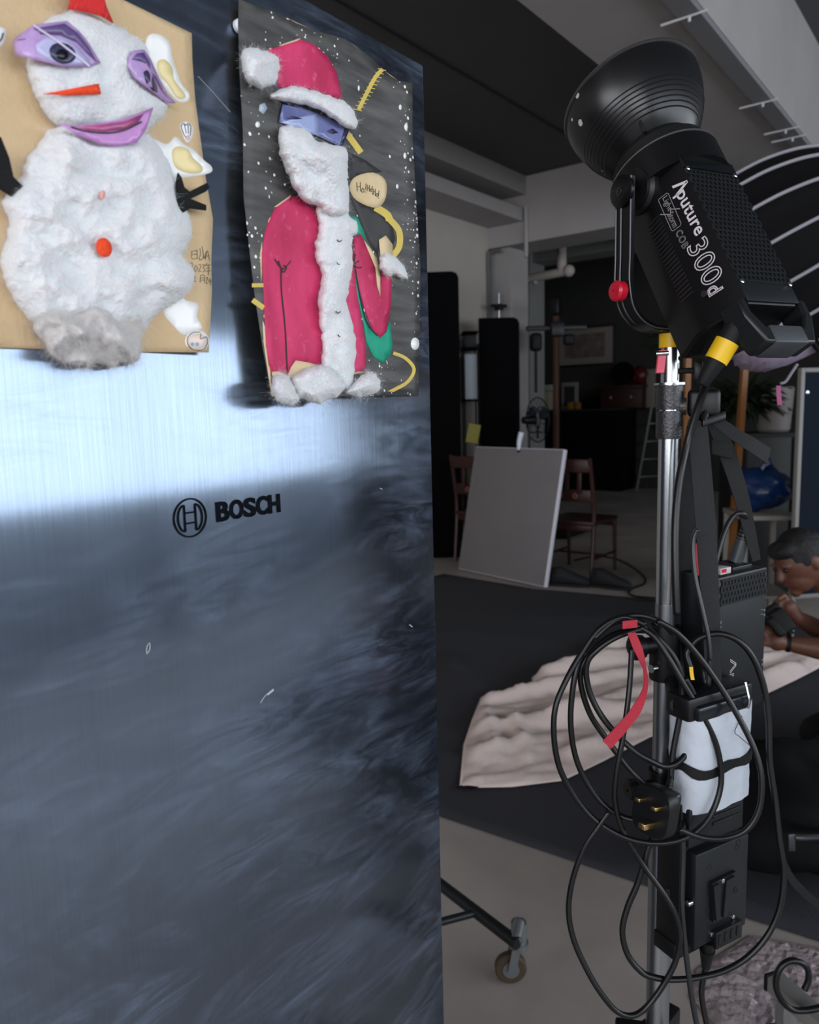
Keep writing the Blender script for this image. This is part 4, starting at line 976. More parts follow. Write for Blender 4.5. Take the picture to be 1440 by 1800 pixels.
# bracket arm onto the pole
MB().tube([SPT(zat(1228)) + hdir(75) * .010, BF @ Vector((-hw, -.004, zat(1228)))], .010, 12, smooth=False).build('bracket_arm', m_blkp, bt)
MB().tube([SPT(zat(1560)) + hdir(75) * .016, BF @ Vector((-hw, -.01, zat(1560)))], .008, 12, smooth=False).build('bracket_arm', m_blkp, bt)

# ================================================================ STRAPS
m_strap = M('webbing_black', '#111112', .8, bump=(900, .35)); m_strap2 = M('webbing_grey', '#1b1b1d', .8, bump=(900, .35))
st_ = thing('carry_strap', 'black webbing strap with plastic buckle looped over the stand knob', 'strap', dep(1250, 990, 1.06))
MB().ribbon([dep(1226, 742, 1.02), dep(1235, 850, 1.02), dep(1243, 960, 1.02), dep(1250, 1080, 1.02), dep(1254, 1195, 1.02)], RGT, [.026, .0275, .0265, .024, .0215], .002).build('main_webbing', m_strap2, st_)
MB().ribbon([dep(1222, 748, 1.045), dep(1216, 830, 1.06), dep(1204, 960, 1.08), dep(1200, 1110, 1.09), dep(1202, 1200, 1.09)], RGT, [.022, .028, .030, .026, .024], .002).build('rear_webbing', m_strap, st_)
MB().ribbon([dep(1256, 742, 1.05), dep(1280, 800, 1.06), dep(1305, 880, 1.07), dep(1330, 985, 1.09)], RGT + UPV * .3, [.021, .024, .021, .012], .002).build('side_webbing', m_strap, st_)
MB().ribbon([dep(1258, 738, 1.03), dep(1290, 762, 1.02), dep(1322, 782, 1.015), dep(1352, 802, 1.02)], UPV + RGT * .25, [.016, .018, .020, .021], .002).build('loose_tail', m_strap2, st_)
MB().box((0, 0, 0), (.030, .008, .020), frame(dep(1268, 790, 1.05), (RGT * .9 - UPV * .2).normalized(), FWD, UPV), .002).build('strap_slider', m_strap, st_)
MB().box((0, 0, 0), (.034, .010, .012), frame(dep(1254, 737, 1.02), (RGT * .93 + UPV * .3).normalized(), FWD, UPV), .003).build('buckle', m_blkp, st_)
MB().tube([dep(1236, 740, 1.02), dep(1247, 700, 1.03), dep(1255, 690, 1.05), dep(1258, 712, 1.05), dep(1254, 736, 1.03)], .006, 10).build('buckle_loop', m_blkp, st_)
MB().ribbon([dep(1225, 955, 1.055), dep(1224, 985, 1.055), dep(1226, 1012, 1.055)], RGT, .010, .001).build('red_tag', m_redp, st_)
MB().ribbon([dep(1215, 1172, .99), dep(1216, 1184, .99), dep(1218, 1195, .99)], RGT, .0048, .001).build('yellow_tag', m_tape, st_)

# ================================================================ CABLES
m_cab = M('cable_black', '#08080a', .36, spec=.4); m_cab2 = M('cable_grey', '#1a1b1d', .36)
def c6(d, *v): return [dep(940 + v[i] * .34722, 1060 + v[i + 1] * .34722, d) for i in range(0, len(v), 2)]
def c7(d, *v): return [dep(940 + v[i] * .34722, 1380 + v[i + 1] * .34722, d) for i in range(0, len(v), 2)]
def c5(d, *v): return [dep(960 + v[i] / 3, 560 + v[i + 1] / 3, d) for i in range(0, len(v), 2)]
def wob(P, a, s0):           # small depth changes so loops lie over one another
    return [p + (p - EYE).normalized() * a * math.sin(s0 + i * .9) for i, p in enumerate(P)]
coil = thing('coiled_cable', 'coil of black mains cable hung on the stand clamp with three pin plug', 'cable', dep(1140, 1105, .99))
loopsA = c6(.985, 560, 110, 450, 72, 330, 130, 240, 250, 160, 390, 105, 530, 98, 680, 125, 830, 190, 960, 285, 1080, 400, 1160, 520, 1205, 650, 1215, 770, 1185, 860, 1115, 920, 1010, 945, 880, 920, 720, 850, 570, 760, 420, 680, 280, 600, 165, 500, 105)
loopsB = c6(.995, 520, 85, 400, 100, 290, 180, 225, 290, 195, 420, 182, 600, 205, 770, 265, 910, 350, 1020, 440, 1080, 520, 1098, 600, 1090)
loopsC = c6(1.005, 580, 140, 420, 150, 300, 235, 236, 330, 240, 440, 285, 570, 365, 690, 440, 790, 510, 870, 570, 935)
loopsD = c6(.99, 540, 130, 420, 170, 320, 235, 264, 310, 272, 430, 325, 550, 405, 655, 500, 745, 580, 795, 660, 828, 735, 800, 800, 710, 832, 600, 812, 480, 760, 380)
loopsE = c6(.975, 620, 90, 720, 150, 830, 270, 950, 440, 1050, 610, 1120, 760, 1150, 900, 1135, 1050, 1070, 1150, 960, 1190, 840, 1185, 730, 1145)
for i, L in enumerate((loopsA, loopsB, loopsC, loopsD, loopsE)):
    MB().tube(wob(L, .006, i * 1.3), .0040, 8, n=6).build('cable_loop', m_cab, coil, 180)
MB().tube(c6(.99, 300, 180, 400, 95, 510, 62, 620, 88, 700, 150), .0040, 8).build('cable_loop', m_cab, coil, 180)
MB().tube(wob(c6(.985, 492, 225, 482, 400, 465, 560, 440, 720, 415, 850, 405, 980, 430, 1110, 480, 1215) + c7(.99, 545, 400, 650, 545, 712, 655, 737, 770, 710, 900, 640, 1030, 560, 1130, 490, 1168, 415, 1145, 340, 1060, 270, 945, 200, 790, 172, 640, 192, 480, 250, 320, 320, 215, 375, 135), .004, 2), .0038, 8).build('hanging_loop', m_cab, coil, 180)
MB().tube(wob(c6(.99, 690, 900, 700, 760, 735, 570, 748, 410, 720, 300, 650, 200, 570, 130), .004, 1), .0040, 8).build('plug_lead', m_cab, coil, 180)
# three pin plug
pcn = dep(940 + 612 * .34722, 1060 + 1050 * .34722, .965)
pax = cdir(-.80, .10, -.58); pup = (ZUP - pax * ZUP.dot(pax)).normalized(); psd = pax.cross(pup)
PF = frame(pcn, psd, pup, pax) @ Matrix.Scale(1.18, 4)
mb = MB(); prf = []
for z, k in ((-.012, .80), (-.008, .97), (.006, 1.0), (.009, .95)):
    prf.append([PF @ Vector((.024 * k * math.copysign(abs(math.cos(a)) ** .62, math.cos(a)), .027 * k * math.copysign(abs(math.sin(a)) ** .62, math.sin(a)), z)) for a in np.linspace(0, 2 * math.pi, 32, endpoint=False)])
loft(prf).build('plug_body', m_blkp, coil, 40)
MB().box((0, .004, -.018), (.030, .036, .014), PF, .005, 3).build('plug_back', M('plug_satin', '#1d1d20', .35), coil)
m_brass = M('brass', '#cfae72', .28, 1.0)
MB().box((-.004, -.012, .017), (.0085, .0065, .020), PF, .001).build('plug_pin', m_brass, coil)
for x, y in ((.010, .010), (-.011, .009)): MB().box((x, y, .0145), (.0065, .0042, .013), PF, .001).build('plug_pin', m_brass, coil)
r0_, r1_ = c6(.975, 665, 985)[0], c6(.985, 690, 890)[0]
for i in range(6):
    q = r0_.lerp(r1_, i / 6); MB().tube([q, q + (r1_ - r0_) * .10], .0058 - i * .0003, 12, smooth=False).build('strain_relief', m_blkp, coil)
MB().tube([r0_, r1_], .0042, 10, smooth=False).build('strain_core', m_blkp, coil)
# red hook and loop tie
m_rtape = M('tie_red', '#a50f2a', .6, bump=(700, .3))
rp = c6(.965, 490, 150, 520, 225, 556, 330, 560, 430, 515, 540, 440, 635, 365, 718)
MB().ribbon(rp, [RGT + UPV * .1, RGT + FWD * .2, RGT * .5 + FWD * .8, RGT * .7 + FWD * .6, RGT * .9 - UPV * .35, RGT * .8 - UPV * .55, RGT * .74 - UPV * .67], [.010, .013, .012, .011, .013, .014, .0145], .0012).build('red_tie', m_rtape, coil)
MB().ribbon(c6(.97, 445, 112, 480, 108, 520, 104), UPV, .010, .0012).build('red_tie', m_rtape, coil)
# other leads
def lead(name, label, P, r, mat=m_cab, a=.003, s0=0.0): return tag(MB().tube(wob(P, a, s0), r, 8).build(name, mat, None, 180), label, 'cable')
lead('lamp_lead', 'black lamp lead running from the yellow taped connector down beside the pole', [cn0 + cdv * .058] + [dep(1240, 677, .97)] + c5(1.0, 760, 600, 712, 800, 688, 980, 680, 1180, 684, 1400, 690, 1560), .0052)
lead('power_lead', 'grey lead arching out of the plug on top of the control box', [pl1 + ZUP * .001] + c5(1.06, 1042, 1030, 1000, 1034, 962, 1080, 930, 1160, 895, 1290, 855, 1430, 836, 1560, 828, 1700, 826, 1790) + c6(1.03, 855, 330, 870, 500, 858, 650, 830, 830, 775, 980, 760, 1100) + c7(1.0, 752, 200, 750, 400, 745, 600, 757, 770, 778, 950, 800, 1100, 822, 1215), .0037, m_cab2)
lead('signal_lead', 'thin grey lead crossing in front of the black webbing strap', c5(1.0, 800, 1112, 782, 1150, 775, 1220, 788, 1370, 828, 1550, 858, 1690, 868, 1800) + c6(1.0, 888, 250, 880, 420), .0032, m_cab2)
lead('long_lead', 'long black lead bowing right of the control box down to the floor loop', c6(1.0, 790, 330, 770, 260, 800, 205, 850, 170) + c6(1.0, 935, 155, 1030, 190, 1105, 275, 1160, 420, 1185, 600, 1190, 800, 1218, 1000) + c7(1.0, 1240, 280, 1262, 440, 1242, 620, 1180, 760, 1080, 870, 960, 940, 820, 975, 690, 985, 600, 972, 540, 945, 472, 860, 444, 740, 470, 620, 520, 500, 562, 360, 602, 235), .0041)
lead('battery_lead', 'short black lead dropping from the plug under the battery holder', [xq - ZUP * .002] + c7(1.05, 858, 960, 845, 1040, 855, 1130, 872, 1215), .0042)

# ================================================================ CLOTHS ON THE FLOOR
def sheet(name, outline, zf, mat, step, th=.004, sm=60, seed=1):
    """cloth lying on the floor; outline in floor metres"""
    V, Fs = tri(outline, step, .2, seed)
    d = bdist(outline, V)
    me = bpy.data.meshes.new(name); me.from_pydata([(x, y, zf(x, y, dd)) for (x, y), dd in zip(V, d)], [], Fs)
    bm = bmesh.new(); bm.from_mesh(me)
    if sum(f.normal.z for f in bm.faces) < 0: bmesh.ops.reverse_faces(bm, faces=bm.faces)
    bm.to_mesh(me); bm.free()
    o = link_mesh(name, me, mat, None, 180); s = o.modifiers.new('cloth', 'SOLIDIFY'); s.thickness = th; s.offset = 0
    return o


def fold(x, y, ax, ay, bx_, by_, w, h):
    """height of one ridge running from a to b"""
    abx, aby = bx_ - ax, by_ - ay; L2 = abx * abx + aby * aby; t_ = max(0, min(1, ((x - ax) * abx + (y - ay) * aby) / L2))
    d = math.hypot(x - ax - t_ * abx, y - ay - t_ * aby); return h * math.exp(-(d / w) ** 2) * (.5 + .5 * math.sin(math.pi * min(1, max(0.06, t_ * 1.0 + .15))))


m_bcl = M('cloth_black', '#323238', .9, bump=(120, .25)); m_bei = M('cloth_beige', '#e0cdc6', .85, bump=(200, .2))
ft = [onz(*p) for p in ((768, 1150), (860, 1240), (780, 1160), (850, 1215), (800, 1110), (1000, 1140), (770, 1330), (800, 1360), (900, 1090), (1150, 1090))]
FB = [(*ft[0].xy, *ft[1].xy, .05, .03), (*ft[2].xy, *ft[3].xy, .04, .025), (*ft[4].xy, *ft[5].xy, .06, .02), (*ft[6].xy, *ft[7].xy, .05, .02), (*ft[8].xy, *ft[9].xy, .05, .02)]
def z_black(x, y, d): return .006 + sum(fold(x, y, *f) for f in FB) + .010 * max(0, noise.noise(Vector((x * 1.3, y * 2.2, 3))))
bc_o = [(-3.95, 2.06), (-3.0, 2.03), (-2.0, 2.05), (-1.494, 2.045), (-.79, 2.085), (-.31, 2.125), (.6, 2.16), (1.6, 2.2), (1.7, 3.5), (1.7, 5.3), (.5, 5.36), (-1.0, 5.40), (-1.985, 5.41), (-2.9, 5.24), (-3.83, 5.315), (-4.0, 4.0)]
tag(sheet('floor_cloth', bc_o, z_black, m_bcl, .09), 'large wrinkled black cloth spread over the concrete floor', 'cloth')
B = [onz(*p, .02) for p in ((808, 1385), (900, 1384), (990, 1374), (1060, 1340), (1140, 1298), (1250, 1250), (1345, 1222), (1400, 1195), (1445, 1172), (1475, 1150), (1440, 1128), (1380, 1135), (1300, 1120), (1200, 1100), (1110, 1112), (1075, 1132), (1055, 1140), (1000, 1170), (960, 1180), (935, 1192), (937, 1210), (900, 1218), (845, 1230), (830, 1265), (815, 1310))]
bo = [(p.x, p.y) for p in B]
fb = []
for a, b_, w, h in (((830, 1240), (1130, 1180), .05, .05), ((840, 1290), (1160, 1240), .06, .045), ((830, 1330), (1000, 1300), .05, .035), ((900, 1260), (930, 1340), .03, .03), ((940, 1200), (1120, 1150), .06, .07), ((980, 1270), (1150, 1205), .04, .04), ((1060, 1150), (1110, 1120), .05, .06), ((1200, 1180), (1440, 1150), .05, .05), ((1330, 1215), (1420, 1165), .06, .05), ((850, 1250), (880, 1340), .03, .03), ((1000, 1330), (1100, 1290), .04, .035)):
    A_, B_ = onz(*a, .02), onz(*b_, .02); fb.append((A_.x, A_.y, B_.x, B_.y, w, h))
def z_bei(x, y, d):
    r_ = max(0, min(1, d / .05)); u_, v_2 = x * .55 + y * .83, x * .83 - y * .55; n1 = noise.noise(Vector((u_ * 2.2, v_2 * 7, 1.0))); n2 = .6 - abs(noise.noise(Vector((u_ * 4.5 + .8 * noise.noise(Vector((x * 4, y * 4, 2))), v_2 * 15, 5.0)))) * 2.2
    return z_black(x, y, 1) + .010 + r_ * (sum(fold(x, y, *f) for f in fb) + .024 * max(-.25, n1) + .013 * max(-.4, n2) + .010) + .004
bcl = sheet('draped_cloth', bo, z_bei, m_bei, .020, .002)
tag(bcl, 'crumpled beige cloth lying across the black floor cloth', 'cloth')
c_ = onz(820, 1380, .03); mbk = MB(); mbk.ribbon([onz(806, 1383, .022), onz(822, 1384, .024), onz(836, 1386, .022)], Vector((.3, 1, 0)), .03, .004)
tag(mbk.build('fabric_tag', m_blks, None), 'small black tag at the near left corner of the beige cloth', 'tag')
# crumpled clear plastic film at the right
P = [onz(*p, .01) for p in ((1225, 1700), (1320, 1640), (1430, 1660), (1560, 1690), (1560, 1800), (1400, 1830), (1260, 1800), (1215, 1750))]
def z_film(x, y, d): r_ = min(1, d / .03); v = Vector((x * 22, y * 22, 0)); return .004 + r_ * (.012 * abs(noise.noise(v)) + .010 * abs(noise.noise(v * 2.3)) + .006)
m_film = M('plastic_film', '#b3a5a6', .10, 0, var=(14, '#8d8084', .3), bump=(70, .5), spec=1.0); 
film = sheet('plastic_film', [(p.x, p.y) for p in P], z_film, m_film, .011, .0008); film.data.shade_flat()
tag(film, 'crumpled shiny plastic film lying on the floor beside the caster', 'plastic film')

# ================================================================ FOAM BOARD AND CHAIRS
m_board = M('board_grey', '#857f80', .8, var=(3, '#7b7577', .3), bump=(25, .1)); m_edge = M('board_edge', '#e3e0ea', .8); 
b1, b2 = onz(805, 1003), onz(957, 1036)
ex = (b2 - b1).normalized(); nrm = Vector((-ex.y, ex.x, 0)); nrm = nrm if nrm.y > 0 else -nrm
up = (ZUP * 1.0 + nrm * .22).normalized(); bn = ex.cross(up)
if bn.y > 0: bn = -bn
wB = (b2 - b1).length; hB = 1.115
fbd = thing('foam_board', 'thick grey foam board with white edges leaning against the wooden chairs', 'foam board', b1 + Vector((0, 0, .008)) + ex * wB / 2)
OB = b1 + Vector((0, 0, .016)); FBm = frame(OB, ex, up, bn)
MB().box((wB / 2, hB / 2, -.024), (wB, hB, .044), FBm, .006).build('core', m_edge, fbd)
MB().box((wB / 2, hB / 2, -.001), (wB - .012, hB - .012, .003), FBm, .001).build('front_sheet', m_board, fbd)
for x, y, w, h in ((.53, .62, .03, .06), (.30, .25, .02, .02), (.12, .75, .02, .02), (.80, 1.0, .05, .03)):
    MB().box((x, y, .0008), (w, h, .0006), FBm, .0).build('mark', M('board_mark', '#857e7c', .8), fbd)
cl = thing('spring_clamp', 'white clamp handle gripping the top edge of the foam board', 'clamp', FBm @ Vector((wB * .53, hB - .01, -.02)))
MB().tube([FBm @ Vector((wB * .53, hB - .02, .005)), FBm @ Vector((wB * .53, hB + .05, .015)), FBm @ Vector((wB * .545, hB + .13, .02))], [.014, .020, .024], 12).build('handle', M('clamp_white', '#dfe6f0', .4), cl)
MB().box((wB * .53, hB - .02, .006), (.03, .04, .008), FBm, .002).build('jaw', m_blkp, cl)

m_red_wood = M('wood_red', '#3d1a15', .42, var=(8, '#2d1310', .25, (1, 1, .2)))
def chair(label, loc, rz):
    c = thing('wooden_chair', label, 'chair', (0, 0, 0), 'dark wooden chairs behind the foam board')
    w, dth, sh, H_ = .44, .46, .47, 1.02        # back at y=0, seat towards +y
    for sx in (-1, 1):
        MB().tube([(sx * w / 2, -.03, 0), (sx * w / 2, .02, sh), (sx * w / 2, -.01, .75), (sx * w / 2, -.07, H_)], [.017, .021, .019, .017], 8).build('back_post', m_red_wood, c)
        MB().tube([(sx * w / 2, dth, 0), (sx * w / 2, dth - .02, sh)], [.014, .020], 8, smooth=False).build('leg', m_red_wood, c)
        MB().tube([(sx * w / 2, .0, .17), (sx * w / 2, dth, .17)], .011, 8, smooth=False).build('stretcher', m_red_wood, c)
    MB().tube([(-w / 2, dth / 2, .17), (w / 2, dth / 2, .17)], .011, 8, smooth=False).build('stretcher', m_red_wood, c)
    MB().box((0, dth / 2 + .005, sh), (w + .03, dth + .04, .035), None, .01).build('seat', m_red_wood, c)
    for yy in (.02, dth - .02): MB().box((0, yy, sh - .045), (w, .022, .05), None, .003).build('apron', m_red_wood, c)
    MB().box((0, -.06, .955), (w, .024, .11), None, .008).build('top_rail', m_red_wood, c)
    MB().box((0, -.005, .70), (w, .020, .10), None, .005).build('back_rail', m_red_wood, c)
    for x in (-.11, 0, .11): MB().box((x, -.028, .82), (.04, .012, .20), None, .003).build('back_slat', m_red_wood, c)
    for x in (-.07, .07):
        mb = MB(); mb.lathe((x, -.02, .70), (0, -1, 0), [(0, .024), (.006, .024), (.008, .016), (.006, .010)], 14); mb.build('carved_boss', M('wood_worn', '#7c5138', .5), c)
    c.location = loc; c.rotation_euler = (0, 0, rz); return c
chair('dark red wooden chair right of the foam board with its back to us', (-2.87, 5.80, 0), 0.0)
chair('dark red wooden chair mostly hidden left of the foam board', (-3.86, 5.88, 0), .0)

# ================================================================ BLACK PANELS, BACK WALL ITEMS
m_flock = M('panel_black', '#060608', .95, spec=.1)
def vflat(name, label, px0, px1, pyt, d, slant=0.0, thk=.05, th_deg=92):
    base = dep(px1, 720, d); e = hdir(th_deg); a = dep(px1, pyt, d); zt = a.z
    L = abs((px1 - px0)) * d / FPX / max(.2, math.sin(math.radians(th_deg)))
    r = thing(name, label, 'panel', Vector((base.x, base.y, 0)) - e * L / 2)
    nh = Vector((-e.y, e.x, 0)); R_c = .06
    c0 = Vector((base.x, base.y, 0))
    pts = [c0 - e * L, c0 + Vector((0, 0, 0)), c0 + ZUP * (zt - R_c), c0 - e * R_c * .3 + ZUP * (zt - R_c * .3), c0 - e * R_c + ZUP * zt, c0 - e * L + ZUP * zt]
    MB().prism(pts, nh * thk).build('panel', m_flock, r, 20)
    MB().box((0, 0, 0), (L * .9, .30, .03), frame(c0 - e * L / 2 + nh * thk / 2 + ZUP * .015, e, nh, ZUP), .005).build('foot', m_flock, r)
    return r
vflat('flag_stand', 'tall black flag panel standing beside the refrigerator edge', 735, 810, 482, 7.35)
vflat('flag_stand', 'narrower black flag panel standing behind the foam board', 844, 914, 560, 8.0, th_deg=88)
# white board and bits between the panels
wb = dep(829, 650, 7.75)
rk = thing('storage_rack', 'dark storage rack with a white box between the black panels', 'rack', (wb.x, wb.y, 0)); e_ = hdir(90); nh_ = Vector((-e_.y, e_.x, 0))
RK = frame(Vector((wb.x, wb.y, 0)) + nh_ * .2, e_, nh_, ZUP)
for sx in (-.072, .072):
    for sy in (-.15, .15): MB().box((sx, sy, 1.05), (.016, .02, 2.1), RK).build('upright', m_flock, rk)
zsh = [dep(829, y, 7.75).z for y in (700, 608, 580)]
for z in [.3] + zsh: MB().box((0, 0, z - .02), (.158, .32, .02), RK).build('shelf', m_flock, rk)
def on_rack(name, label, cat, x, z, w, h, mat, d=.25): return tag(MB().box((x, 0, z - .01 + h / 2), (w, d, h), RK, .006).build(name, mat, None), label, cat)
on_rack('white_box', 'pale grey box standing upright between the two black panels', 'box', .0, zsh[0] + .002, .125, .46, M('box_pale', '#aab0b8', .7))
on_rack('storage_box', 'dark box on the top shelf between the black panels', 'box', .0, zsh[1] + .002, .125, .12, M('box_dark', '#17181c', .7))
nt = dep(832, 762, 6.85); mb = MB(); mb.box((0, 0, 0), (.11, .012, .17), frame(nt, (hdir(90) * .96 - ZUP * .2).normalized(), nh_, (ZUP * .96 + hdir(90) * .2).normalized()), .002)
tag(mb.build('yellow_card', M('card_olive', '#77712a', .7), None), 'olive yellow card with pale border above the left chair back', 'card')
# c stand behind the panel
q = dep(877, 540, 8.35); cs = thing('boom_stand', 'thin metal stand with black clamp rising behind the narrower black panel', 'light stand', (q.x, q.y, 0))
MB().cyl((q.x, q.y, .08), (q.x, q.y, dep(877, 516, 8.35).z), .016, seg=12).build('pole', m_alu, cs)
MB().box((q.x, q.y, q.z), (.10, .07, .07), None, .02).build('clamp', m_blkp, cs); MB().tube([q - hdir(90) * .09 + ZUP * .02, q + hdir(90) * .09 + ZUP * .01], .018, 10, smooth=False).build('grip_arm', m_blkp, cs)
for k in range(3):
    a = 2.1 * k + .4; MB().tube([(q.x, q.y, .30), (q.x + .26 * math.cos(a), q.y + .26 * math.sin(a), .012)], .012, 8, smooth=False).build('leg', m_alu, cs)
# wooden camera stand
m_brown = M('wood_brown', '#4a2e22', .5, var=(9, '#3b2418', .25, (1, 1, .2)))
q = dep(978, 700, 8.4); ws_ = thing('camera_stand', 'tall wooden column camera stand with black cross arm and cap', 'camera stand', (q.x, q.y, 0)); zt = dep(981, 527, 8.4).z; za = dep(978, 578, 8.4).z
MB().box((q.x, q.y, zt / 2 - .08), (.055, .055, zt - .22), None, .004).build('column', m_brown, ws_)
MB().box((q.x, q.y, zt - .09), (.10, .10, .16), None, .01).build('cap', m_blkp, ws_)
MB().box((0, 0, 0), (.66, .06, .05), frame(Vector((q.x, q.y, za)), hdir(90), nh_, ZUP), .008).build('cross_arm', m_blkp, ws_)
MB().box((0, 0, 0), (.14, .10, .16), frame(Vector((q.x, q.y, za - .02)) - nh_ * .06, hdir(90), nh_, ZUP), .02).build('carriage', m_blkp, ws_)
qa = dep(942, 590, 8.35); MB().box((0, 0, 0), (.13, .12, .20), frame(qa - ZUP * .07, hdir(90), nh_, ZUP), .04, 3).build('camera_body', m_blks, ws_)
MB().tube([qa - ZUP * .16, qa - ZUP * .62], .016, 8, smooth=False).build('hanging_rod', m_blks, ws_)
qb = dep(1000, 597, 8.35); MB().box((0, 0, 0), (.12, .10, .12), frame(qb, hdir(90), nh_, ZUP), .03, 3).build('counterweight', m_blks, ws_)
MB().box((q.x, q.y, .06), (.55, .55, .10), None, .02).build('base', m_blks, ws_)
# pedestal fan
q = dep(945, 738, 7.7); fn = thing('pedestal_fan', 'dark pedestal fan seen side on behind the foam board', 'fan', (q.x, q.y, 0)); ad = hdir(68)
for dz, r in ((-.05, .13), (0, .225), (.05, .13)):
    mb = MB(); a0 = ad.orthogonal().normalized(); b0 = ad.cross(a0); mb.tube([q + ad * dz + (a0 * math.cos(t_) + b0 * math.sin(t_)) * r for t_ in np.linspace(0, 2 * math.pi, 33)], .006, 6, n=1, smooth=False).build('cage_ring', m_blks, fn)
for k in range(20):
    t_ = 2 * math.pi * k / 20; rd = ad.orthogonal().normalized() * math.cos(t_) + ad.cross(ad.orthogonal().normalized()) * math.sin(t_)
    MB().tube([q + ad * .07 + rd * .03, q + ad * .05 + rd * .13, q + rd * .225, q - ad * .05 + rd * .13, q - ad * .07 + rd * .03], .002, 4, n=3).build('cage_wire', m_blks, fn)
for k in range(3):
    t_ = 2.094 * k; rd = ad.orthogonal().normalized() * math.cos(t_) + ad.cross(ad.orthogonal().normalized()) * math.sin(t_); td = ad.cross(rd)
    MB().prism([q + rd * .03, q + rd * .06 + td * .06 + ad * .02, q + rd * .17 + td * .09 + ad * .02, q + rd * .19 + td * .0 - ad * .01, q + rd * .10 - td * .03 - ad * .015], ad * .003).build('blade', M('blade_smoke', '#2f3640', .2), fn)
MB().tube([q - ad * .03, q - ad * .17], [.05, .035], 14, smooth=False).build('motor', m_blkp, fn)
MB().tube([q - ad * .10, q - ad * .10 - ZUP * (q.z - .03)], .014, 10, smooth=False).build('pole', m_blkp, fn); MB().cyl(Vector((q.x, q.y, 0)) - ad * .10, Vector((q.x, q.y, .03)) - ad * .10, .17, .15, 28).build('base', m_blkp, fn)

# counter along the end wall with its clutter
cz = 1.35; cx0, cx1, cyf = -8.3, -4.99, 12.02
ct = thing('counter', 'long black cloth covered counter along the dark end wall', 'counter', ((cx0 + cx1) / 2, cyf + .3, 0))
bx(MB(), (cx0, cyf, .01), (cx1, cyf + .62, cz), bevel=.01).build('body', M('counter_black', '#060607', .95, spec=.1), ct); bx(MB(), (cx0 - .02, cyf - .02, cz), (cx1 + .02, cyf + .64, cz + .03), bevel=.006).build('top', M('counter_top', '#0d0d10', .8), ct)
zc_ = cz + .03
def pxx(px, y=12.2): return ony(px, 700, y).x
fx0, fx1 = ony(985, 608, YE).x, ony(1079, 608, YE).x; fz0, fz1 = ony(1030, 640, YE).z, ony(1030, 578, YE).z
pf = thing('framed_print', 'wide framed print with pale mat on the dark end wall', 'framed print', ((fx0 + fx1) / 2, YE - .02, (fz0 + fz1) / 2))
bx(MB(), (fx0 - .04, YE - .045, fz0 - .04), (fx1 + .04, YE - .002, fz1 + .04), bevel=.006).build('frame', M('frame_black', '#101010', .5), pf)
bx(MB(), (fx0, YE - .05, fz0), (fx1, YE - .044, fz1)).build('mat', M('mat_cream', '#7a716a', .8), pf)
bx(MB(), (fx0 + .12, YE - .054, fz0 + .11), (fx1 - .14, YE - .049, fz1 - .09)).build('print', M('print_mottled', '#4d3c3a', .7, var=(6, '#6e625c', .2)), pf)
sx0, sx1 = pxx(983), pxx(1012); sf = thing('small_frame', 'small pale photo frame leaning on the black counter', 'photo frame', ((sx0 + sx1) / 2, 12.3, zc_))
bx(MB(), (sx0, 12.29, zc_), (sx1, 12.32, zc_ + .47), bevel=.004).build('frame', M('frame_grey', '#77736c', .6), sf); bx(MB(), (sx0 + .06, 12.28, zc_ + .06), (sx1 - .06, 12.292, zc_ + .40)).build('photo', M('photo_dull', '#25262a', .5), sf)
def blob(name, label, cat, c, r, sc, mat, amp=.25, fr_=2.2, seed=0, parent=None):
    mb = MB(); mb.sphere((0, 0, 0), 1.0, seg=28)
    for v in mb.bm.verts:
        n_ = noise.noise(v.co * fr_ + Vector((seed, 0, 0))); v.co = Vector((v.co.x * sc[0], v.co.y * sc[1], v.co.z * sc[2])) * r * (1 + amp * n_)
    lo = min(v.co.z for v in mb.bm.verts)
    for v in mb.bm.verts: v.co += Vector(c) - Vector((0, 0, lo))
    o = mb.build(name, mat, parent, 180)
    return tag(o, label, cat) if parent is None else o
blob('black_bag', 'soft black bag slumped on the counter beside the small frame', 'bag', (pxx(1036), 12.36, zc_), .19, (1.2, .7, .55), m_flock, .2, 1.8, 3)
tag(bx(MB(), (pxx(1001), 12.1, zc_), (pxx(1011), 12.2, zc_ + .13), .02).build('yellow_tin', M('tin_yellow', '#7a5712', .5), None), 'small yellow tin left of its twin on the counter', 'tin', None)
tag(bx(MB(), (pxx(1015), 12.1, zc_), (pxx(1023), 12.2, zc_ + .12), .02).build('yellow_tin', M('tin_yellow', '#7a5712', .5), None), 'small yellow tin right of its twin beside the black bag', 'tin', None)
rx0, rx1 = pxx(1060), pxx(1132); rc = thing('red_chest', 'dark red wooden chest on the right end of the counter', 'chest', ((rx0 + rx1) / 2, 12.3, zc_))
m_dred = M('wood_dark_red', '#2a100d', .5)
bx(MB(), (rx0, 12.1, zc_), (rx1, 12.5, zc_ + .33), bevel=.01).build('body', m_dred, rc); bx(MB(), (rx0 - .03, 12.07, zc_ + .33), (rx1 + .03, 12.53, zc_ + .37), bevel=.006).build('lid', m_dred, rc)
for x in (rx0 + .18, rx1 - .18): MB().sphere((x, 12.09, zc_ + .18), .03, seg=12).build('knob', M('knob_dull', '#6b5a48', .4), rc)
ds = thing('black_dish', 'round black dish standing upright on the dark red chest', 'dish', (pxx(1090), 12.3, zc_ + .37)); dc = Vector((pxx(1090), 12.3, zc_ + .37 + .20))
mb = MB(); mb.lathe(dc, (0, -1, .15), [(0, .02), (0, .18), (.02, .20), (.03, .19), (.015, .12), (.012, .01)], 28); mb.build('dish', m_flock, ds); MB().box((dc.x, 12.33, dc.z - .17), (.16, .14, .06), None, .01).build('dish_stand', m_dred, ds)
